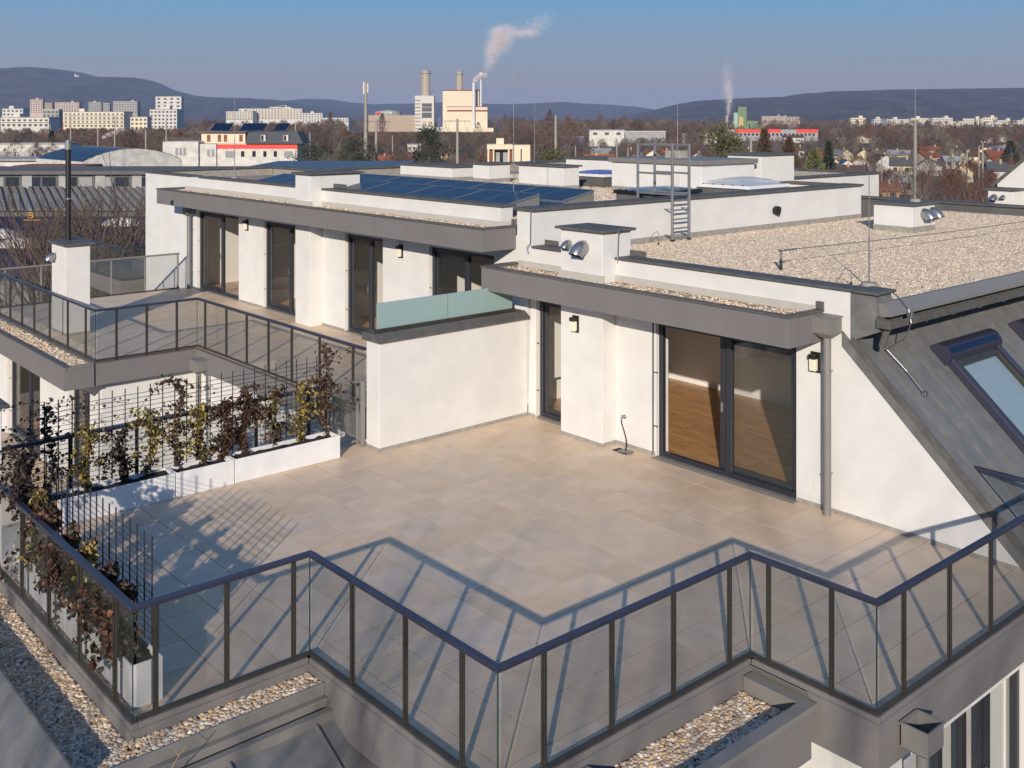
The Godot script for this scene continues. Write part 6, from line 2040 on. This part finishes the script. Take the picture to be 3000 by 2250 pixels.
# trunk and boughs that fork, written into limbs; fine ends go to twigs
func grow(limbs: MB, twigs: MB, r: RandomNumberGenerator, p: Vector3, d: Vector3, ln: float, rad: float, level: int, spread: float) -> void:
	var steps := 3
	var q := p
	for i in steps:
		var nd := (d + Vector3(r.randf_range(-1, 1), r.randf_range(-0.2, 0.7), r.randf_range(-1, 1)) * 0.16).normalized()
		var e := q + nd * ln / steps
		var r0 := rad * (1.0 - 0.28 * i / steps)
		var r1 := rad * (1.0 - 0.28 * (i + 1) / steps)
		(limbs if level > 1 else twigs).tube(q, e, r0, r1, 5 if level > 2 else 3, false)
		q = e
		d = nd
		if level > 0 and i > 0:
			var side := d.cross(Vector3(r.randf_range(-1, 1), 0.2, r.randf_range(-1, 1))).normalized()
			grow(limbs, twigs, r, q, (d + side * spread * r.randf_range(0.6, 1.2)).normalized(), ln * r.randf_range(0.5, 0.75), r1 * 0.55, level - 1, spread)
	if level > 0:
		for k in 2:
			var side := d.cross(Vector3(r.randf_range(-1, 1), r.randf_range(-0.4, 0.4), r.randf_range(-1, 1))).normalized()
			grow(limbs, twigs, r, q, (d + side * spread * r.randf_range(0.3, 0.9)).normalized(), ln * r.randf_range(0.6, 0.85), rad * 0.5, level - 1, spread)

func bare_tree(label: String, at: Vector3, h: float, bark: Material, twig: Material, group: String, levels := 5, stems := 1, spread := 0.55, thick := 0.016) -> void:
	var t := thing("bare_tree", label, "tree", at, group)
	var limbs := MB.new()
	var tw := MB.new()
	for s in stems:
		var d := (Vector3.UP + Vector3(rng.randf_range(-1, 1), 0, rng.randf_range(-1, 1)) * (0.06 if stems == 1 else 0.35)).normalized()
		grow(limbs, tw, rng, at, d, h * 0.36, h * thick / sqrt(stems), levels, spread)
	part(t, "trunk", limbs, bark)
	part(t, "crown", tw, twig)

func conifer(q: Array) -> void:
	var lat: float = q[0]
	var dep: float = q[1]
	var w: float = q[2] * (1.35 if q[5] == 1 else 1.1)
	var h: float = q[3]
	var at := far(lat, dep)
	var t := thing("conifer_tree", q[6], "tree", at, "conifers standing between the houses")
	var tr := MB.new()
	tr.tube(at, at + Vector3.UP * h * 0.93, h * 0.022, h * 0.006, 8)
	part(t, "trunk", tr, M.bark)
	var m := MB.new()
	var n := 2600 if dep < 400 else 700
	var lobes := []
	if q[5] == 0:
		for k in 26:
			var f := rng.randf_range(0.30, 1.0)
			var a := rng.randf() * TAU
			var rr := w * 0.5 * (1.0 - 0.62 * pow(f, 2.2)) * rng.randf_range(0.35, 0.85)
			lobes.append([at + Vector3(cos(a) * rr, h * f * 0.94, sin(a) * rr), w * rng.randf_range(0.12, 0.2)])
	for k in n:
		var p: Vector3
		var d: Vector3
		if q[5] == 0:
			var lb: Array = lobes[rng.randi() % lobes.size()]
			var o: Vector3 = Vector3(rng.randfn(), rng.randfn() * 0.55, rng.randfn()).limit_length(1.6) * lb[1]
			p = lb[0] + o
			d = (o + Vector3.UP * lb[1] * 0.6).normalized()
		else:
			var f := pow(rng.randf(), 1.25)
			var a := rng.randf() * TAU
			var layer := 0.72 + 0.28 * absf(sin(f * 21.0 + sin(a * 3.0)))
			var rad := w * 0.5 * pow(1.0 - f, 0.85) * layer * pow(rng.randf(), 0.4) + 0.1
			p = at + Vector3(cos(a) * rad, h * (0.08 + 0.9 * f), sin(a) * rad)
			d = Vector3(cos(a), -0.15 + 0.9 * f, sin(a)).normalized()
		var s := d.cross(Vector3(rng.randf_range(-1, 1), rng.randf_range(-1, 1), rng.randf_range(-1, 1))).normalized()
		var l := h * rng.randf_range(0.03, 0.07)
		var b := l * rng.randf_range(0.16, 0.3)
		m.tri(p - s * b, p + d * l, p + s * b)
	part(t, "crown", m, M[q[4]])

func wood(called: String, label: String, patches: Array, mats: Array) -> void:
	# far-off leafless woods that read as one brown mass
	for v in mats.size():
		var m := MB.new()
		var r := RandomNumberGenerator.new()
		r.seed = 500 + v * 13 + hash(called) % 97
		m = twig_crown(r, 1.0, [0.85, 0.62, 1.0][v % 3], 520, [0.2, 0.12, 0.22][v % 3], 0.13, 0.0055)
		for k in 5:
			var a := r.randf() * TAU
			m.tube(Vector3(0, 0.15 * k * 0.4, 0), Vector3(cos(a) * 0.2, 0.55 + 0.06 * k, sin(a) * 0.2), 0.016, 0.006, 3, false)
		m.tube(Vector3.ZERO, Vector3(0, 0.6, 0), 0.022, 0.012, 4, false)
		var spots := []
		for q in patches:
			for k in int(q[4] / mats.size()):
				var lat := r.randf_range(q[0], q[1])
				var dep := r.randf_range(q[2], q[3])
				var ok := true
				for hq in HOUSES:
					if absf(lat - hq[0]) < 4.5 and dep > hq[1] - 14.0 and dep < hq[1] + 6.0:
						ok = false
				var tall_here := 20.0
				if lat / dep > 0.185 and lat / dep < 0.30 and dep < 755.0:
					tall_here = 3.5   # the red hall stands in the open
				if lat / dep > -0.16 and lat / dep < -0.005 and dep < 1295.0:
					tall_here = maxf(1.6, 15.5 - 0.0125 * dep)   # open ground before the power station
				if lat / dep < -0.31 and dep < 950.0:
					tall_here = maxf(3.0, 15.5 - 0.0088 * dep)
				if lat / dep > 0.06 and lat / dep < 0.16 and dep < 612.0:
					tall_here = 5.0   # and so does the long white one
				if ok:
					spots.append([far(lat, dep), minf(tall_here, r.randf_range(q[5], q[6]) * (1.3 if r.randf() < 0.12 else 1.0))])
		var mm := MultiMesh.new()
		mm.transform_format = MultiMesh.TRANSFORM_3D
		mm.mesh = m.mesh()
		mm.mesh.surface_set_material(0, M.wood_twig)
		mm.use_colors = true
		mm.instance_count = spots.size()
		var hues := [Color(0.105, 0.076, 0.064), Color(0.15, 0.122, 0.10), Color(0.115, 0.064, 0.048), Color(0.075, 0.058, 0.05)]
		for i in spots.size():
			var b := Basis(Vector3.UP, r.randf() * TAU).scaled(Vector3(1, 1, 1) * spots[i][1])
			mm.set_instance_transform(i, Transform3D(b.scaled_local(Vector3(r.randf_range(0.7, 1.4), 1, r.randf_range(0.7, 1.4))), spots[i][0]))
			mm.set_instance_color(i, hues[(v + (r.randi() % 4 if r.randf() < 0.5 else 0)) % 4] * r.randf_range(0.65, 1.45))
		var o := MultiMeshInstance3D.new()
		o.name = numbered(called)
		o.multimesh = mm
		add_child(o, true)
		o.set_meta("kind", "stuff")
		tag(o, label + [" with dark brown twigs", " with paler grey twigs", " with reddish twigs"][v % 3], "woodland")

func build_trees() -> void:
	for q in CONIFERS:
		conifer(q)
	wood("bare_wood", "far-off leafless wood across the plain", [
		[-520.0, -70.0, 420.0, 860.0, 1500, 6.0, 11.0], [-70.0, 130.0, 430.0, 1150.0, 1100, 7.0, 13.5], [-260.0, 40.0, 820.0, 1240.0, 700, 8.0, 12.0],
		[90.0, 560.0, 560.0, 1150.0, 1500, 6.0, 11.5], [60.0, 330.0, 400.0, 560.0, 260, 4.0, 7.0], [-900.0, 1000.0, 1450.0, 2600.0, 1700, 9.0, 15.0], [-230.0, -75.0, 300.0, 420.0, 190, 4.0, 8.0]], [M.twig, M.grey_twig, M.red_twig])
	wood("garden_scrub", "low leafless hedges and scrub between the gardens", [[-70.0, 130.0, 250.0, 430.0, 520, 2.5, 5.5], [40.0, 200.0, 200.0, 430.0, 900, 2.0, 4.6], [-95.0, -40.0, 205.0, 235.0, 60, 2.0, 4.5]], [M.twig, M.grey_twig, M.red_twig])
	# poplars and tall trees that stand out
	var tall := [[-165.0, 950.0, 22.0, 4.5, "tall slim bare poplar in front of the white stepped complex, left one"], [-118.0, 950.0, 21.0, 6.5, "tall slim bare poplar in front of the white stepped complex, right one"], [31.0, 860.0, 23.0, 8.0, "tall broad bare poplar right of the power station"], [-6.0, 900.0, 19.5, 10.0, "rounded bare tree just right of the power station"], [64.0, 760.0, 19.0, 14.0, "wide bare tree left of the long white hall"], [86.0, 800.0, 18.5, 16.0, "wide bare tree above the long white hall"], [108.0, 820.0, 17.5, 12.0, "bare tree right of the long white hall"]]
	for q in tall:
		var at := far(q[0], q[1])
		var t := thing("tall_bare_tree", q[4], "tree", at, "tall bare trees on the plain")
		var tr := MB.new()
		tr.tube(at, at + Vector3.UP * q[2] * 0.8, 0.4, 0.1, 6)
		part(t, "trunk", tr, M.pale_bark)
		var c := twig_crown(rng, q[2], q[3], 1500, 0.12, 0.10, 0.004)
		for i in c.v.size():
			c.v[i] += at
		part(t, "crown", c, M.red_twig if q[3] < 9.0 else M.grey_twig)
	# bare trees close behind the upper terrace
	var near := [[-17.5, 40.0, 10.5, "first"], [-20.5, 47.0, 12.0, "second"], [-19.6, 55.0, 12.5, "third"], [-23.0, 56.0, 12.0, "fourth"], [-17.6, 52.0, 11.5, "fifth"], [-24.0, 62.0, 12.5, "sixth"], [-27.0, 60.0, 11.0, "seventh"], [-20.2, 66.0, 12.0, "eighth"], [-14.6, 44.0, 9.5, "ninth"], [-30.0, 68.0, 12.0, "tenth"]]
	for q in near:
		bare_tree("bare multi-stemmed tree behind the upper terrace, %s of the group counted outward" % q[3], far(q[0], q[1]), q[2], M.bark, M.twig, "bare trees behind the upper terrace", 3, 5, 0.45, 0.03)
	# red-brown thicket beyond the right-hand roof
	for i in 16:
		var at := far(62.0 + (i % 8) * 6.2 + rng.randf_range(-2, 2), 150.0 + (i / 8) * 22.0 + rng.randf_range(-5, 5))
		var h := rng.randf_range(6.5, 9.0)
		var t := thing("thicket_tree", "round red-brown leafless tree, %s in the thicket beyond the gravel roof" % ORDINAL[i], "tree", at, "red-brown thicket beyond the gravel roof")
		var tr := MB.new()
		for k in 5:
			var a := rng.randf() * TAU
			tr.tube(at, at + Vector3(cos(a) * 1.4, h * 0.6, sin(a) * 1.4), 0.13, 0.04, 4, false)
		part(t, "trunk", tr, M.pale_bark)
		var c := twig_crown(rng, h, h * 1.1, 2600, 0.08, 0.085, 0.0030)
		for k in c.v.size():
			c.v[k] += at
		part(t, "crown", c, M.red_twig)
	# two pale birches before it
	for i in 3:
		bare_tree("slender pale birch beyond the rear parapet, %s from the left" % ORDINAL[i], far(48.0 + i * 4.5, 138.0 + i * 4.0), 10.0, M.pale_bark, M.twig, "birches beyond the rear parapet", 4, 2, 0.3, 0.012)
	# the street trees in front of the house whose branches shade its front edge
	bare_tree("large bare street tree standing in front of the terrace, outside the picture", Vector3(5.6, GROUND, 10.2), 19.5, M.bark, M.twig, "street trees in front of the house", 4, 2, 0.5, 0.013)
	bare_tree("bare street tree in front of the left corner, outside the picture", Vector3(0.6, GROUND, 12.6), 18.5, M.bark, M.twig, "street trees in front of the house", 4, 2, 0.5, 0.013)

# steam as a cloud of small bright flecks that thin out from the middle of each puff: [right, up, radius, height, weight]
func steam(parent: Node3D, dep: float, puffs: Array, fleck: float, per: float) -> void:
	var m := MB.new()
	for k in 4:
		var a := TAU * k / 4.0
		m.tri(Vector3(cos(a), -0.5, sin(a)), Vector3(0, 0.9, 0), Vector3(cos(a + 1.6), -0.5, sin(a + 1.6)))
	var mm := MultiMesh.new()
	mm.transform_format = MultiMesh.TRANSFORM_3D
	mm.mesh = m.mesh()
	mm.mesh.surface_set_material(0, M.steam)
	var spots := []
	for q in puffs:
		for k in int(q[4] * per):
			spots.append(far(q[0] + rng.randfn() * q[2] * 0.58, dep + rng.randfn() * q[2] * 0.5, q[1] + rng.randfn() * q[3] * 0.58) - parent.position)
	mm.instance_count = spots.size()
	for i in spots.size():
		mm.set_instance_transform(i, Transform3D(Basis.from_euler(Vector3(rng.randf(), rng.randf(), rng.randf()) * TAU).scaled(Vector3.ONE * fleck * rng.randf_range(0.5, 1.2)), spots[i]))
	var o := MultiMeshInstance3D.new()
	o.name = "steam"
	o.multimesh = mm
	parent.add_child(o, true)
	o.set_meta("kind", "stuff")

func build_smoke() -> void:
	var s := thing("steam_plume", "grey-pink steam cloud drifting right from the power station flue", "smoke", far(-40, 1300, 60))
	steam(s, 1300.0, [[-46.0, 54.0, 2.6, 1.6, 0.3], [-41.5, 58.0, 4.0, 2.0, 0.4], [-36.5, 61.0, 5.0, 2.4, 0.35], [-30.0, 70.0, 6.0, 5.0, 0.15], [-27.0, 78.0, 7.0, 6.0, 0.4], [-25.0, 88.0, 8.0, 8.0, 1.0], [-21.0, 96.0, 10.0, 9.0, 1.8], [-14.0, 101.0, 11.0, 9.0, 2.2], [-11.0, 106.0, 10.0, 7.0, 1.8], [-17.0, 113.0, 10.0, 7.0, 1.3], [-7.0, 117.0, 11.0, 7.0, 1.0], [8.0, 112.0, 12.0, 5.0, 0.8], [22.0, 113.0, 11.0, 5.0, 1.0], [30.0, 122.0, 15.0, 8.0, 0.5], [40.0, 132.0, 16.0, 8.0, 0.25]], 0.26, 1500.0)
	var t := thing("steam_plume", "faint thin steam plume above the concrete works", "smoke", far(175, 850, 20))
	steam(t, 850.0, [[176.0, 13.0, 1.6, 4.0, 0.25], [176.6, 21.0, 2.6, 6.0, 0.5], [175.5, 32.0, 3.8, 8.0, 0.6], [175.0, 44.0, 4.8, 9.0, 0.3]], 0.17, 1300.0)
	var u := thing("chimney_smoke", "small wisp of grey smoke over the arched hall", "smoke", far(-118, 300, -1))
	steam(u, 300.0, [[-117.0, 0.4, 0.6, 0.4, 0.5], [-115.6, 1.2, 0.9, 0.5, 0.6], [-113.8, 1.9, 1.2, 0.6, 0.6], [-112.0, 2.6, 1.4, 0.6, 0.4]], 0.06, 350.0)
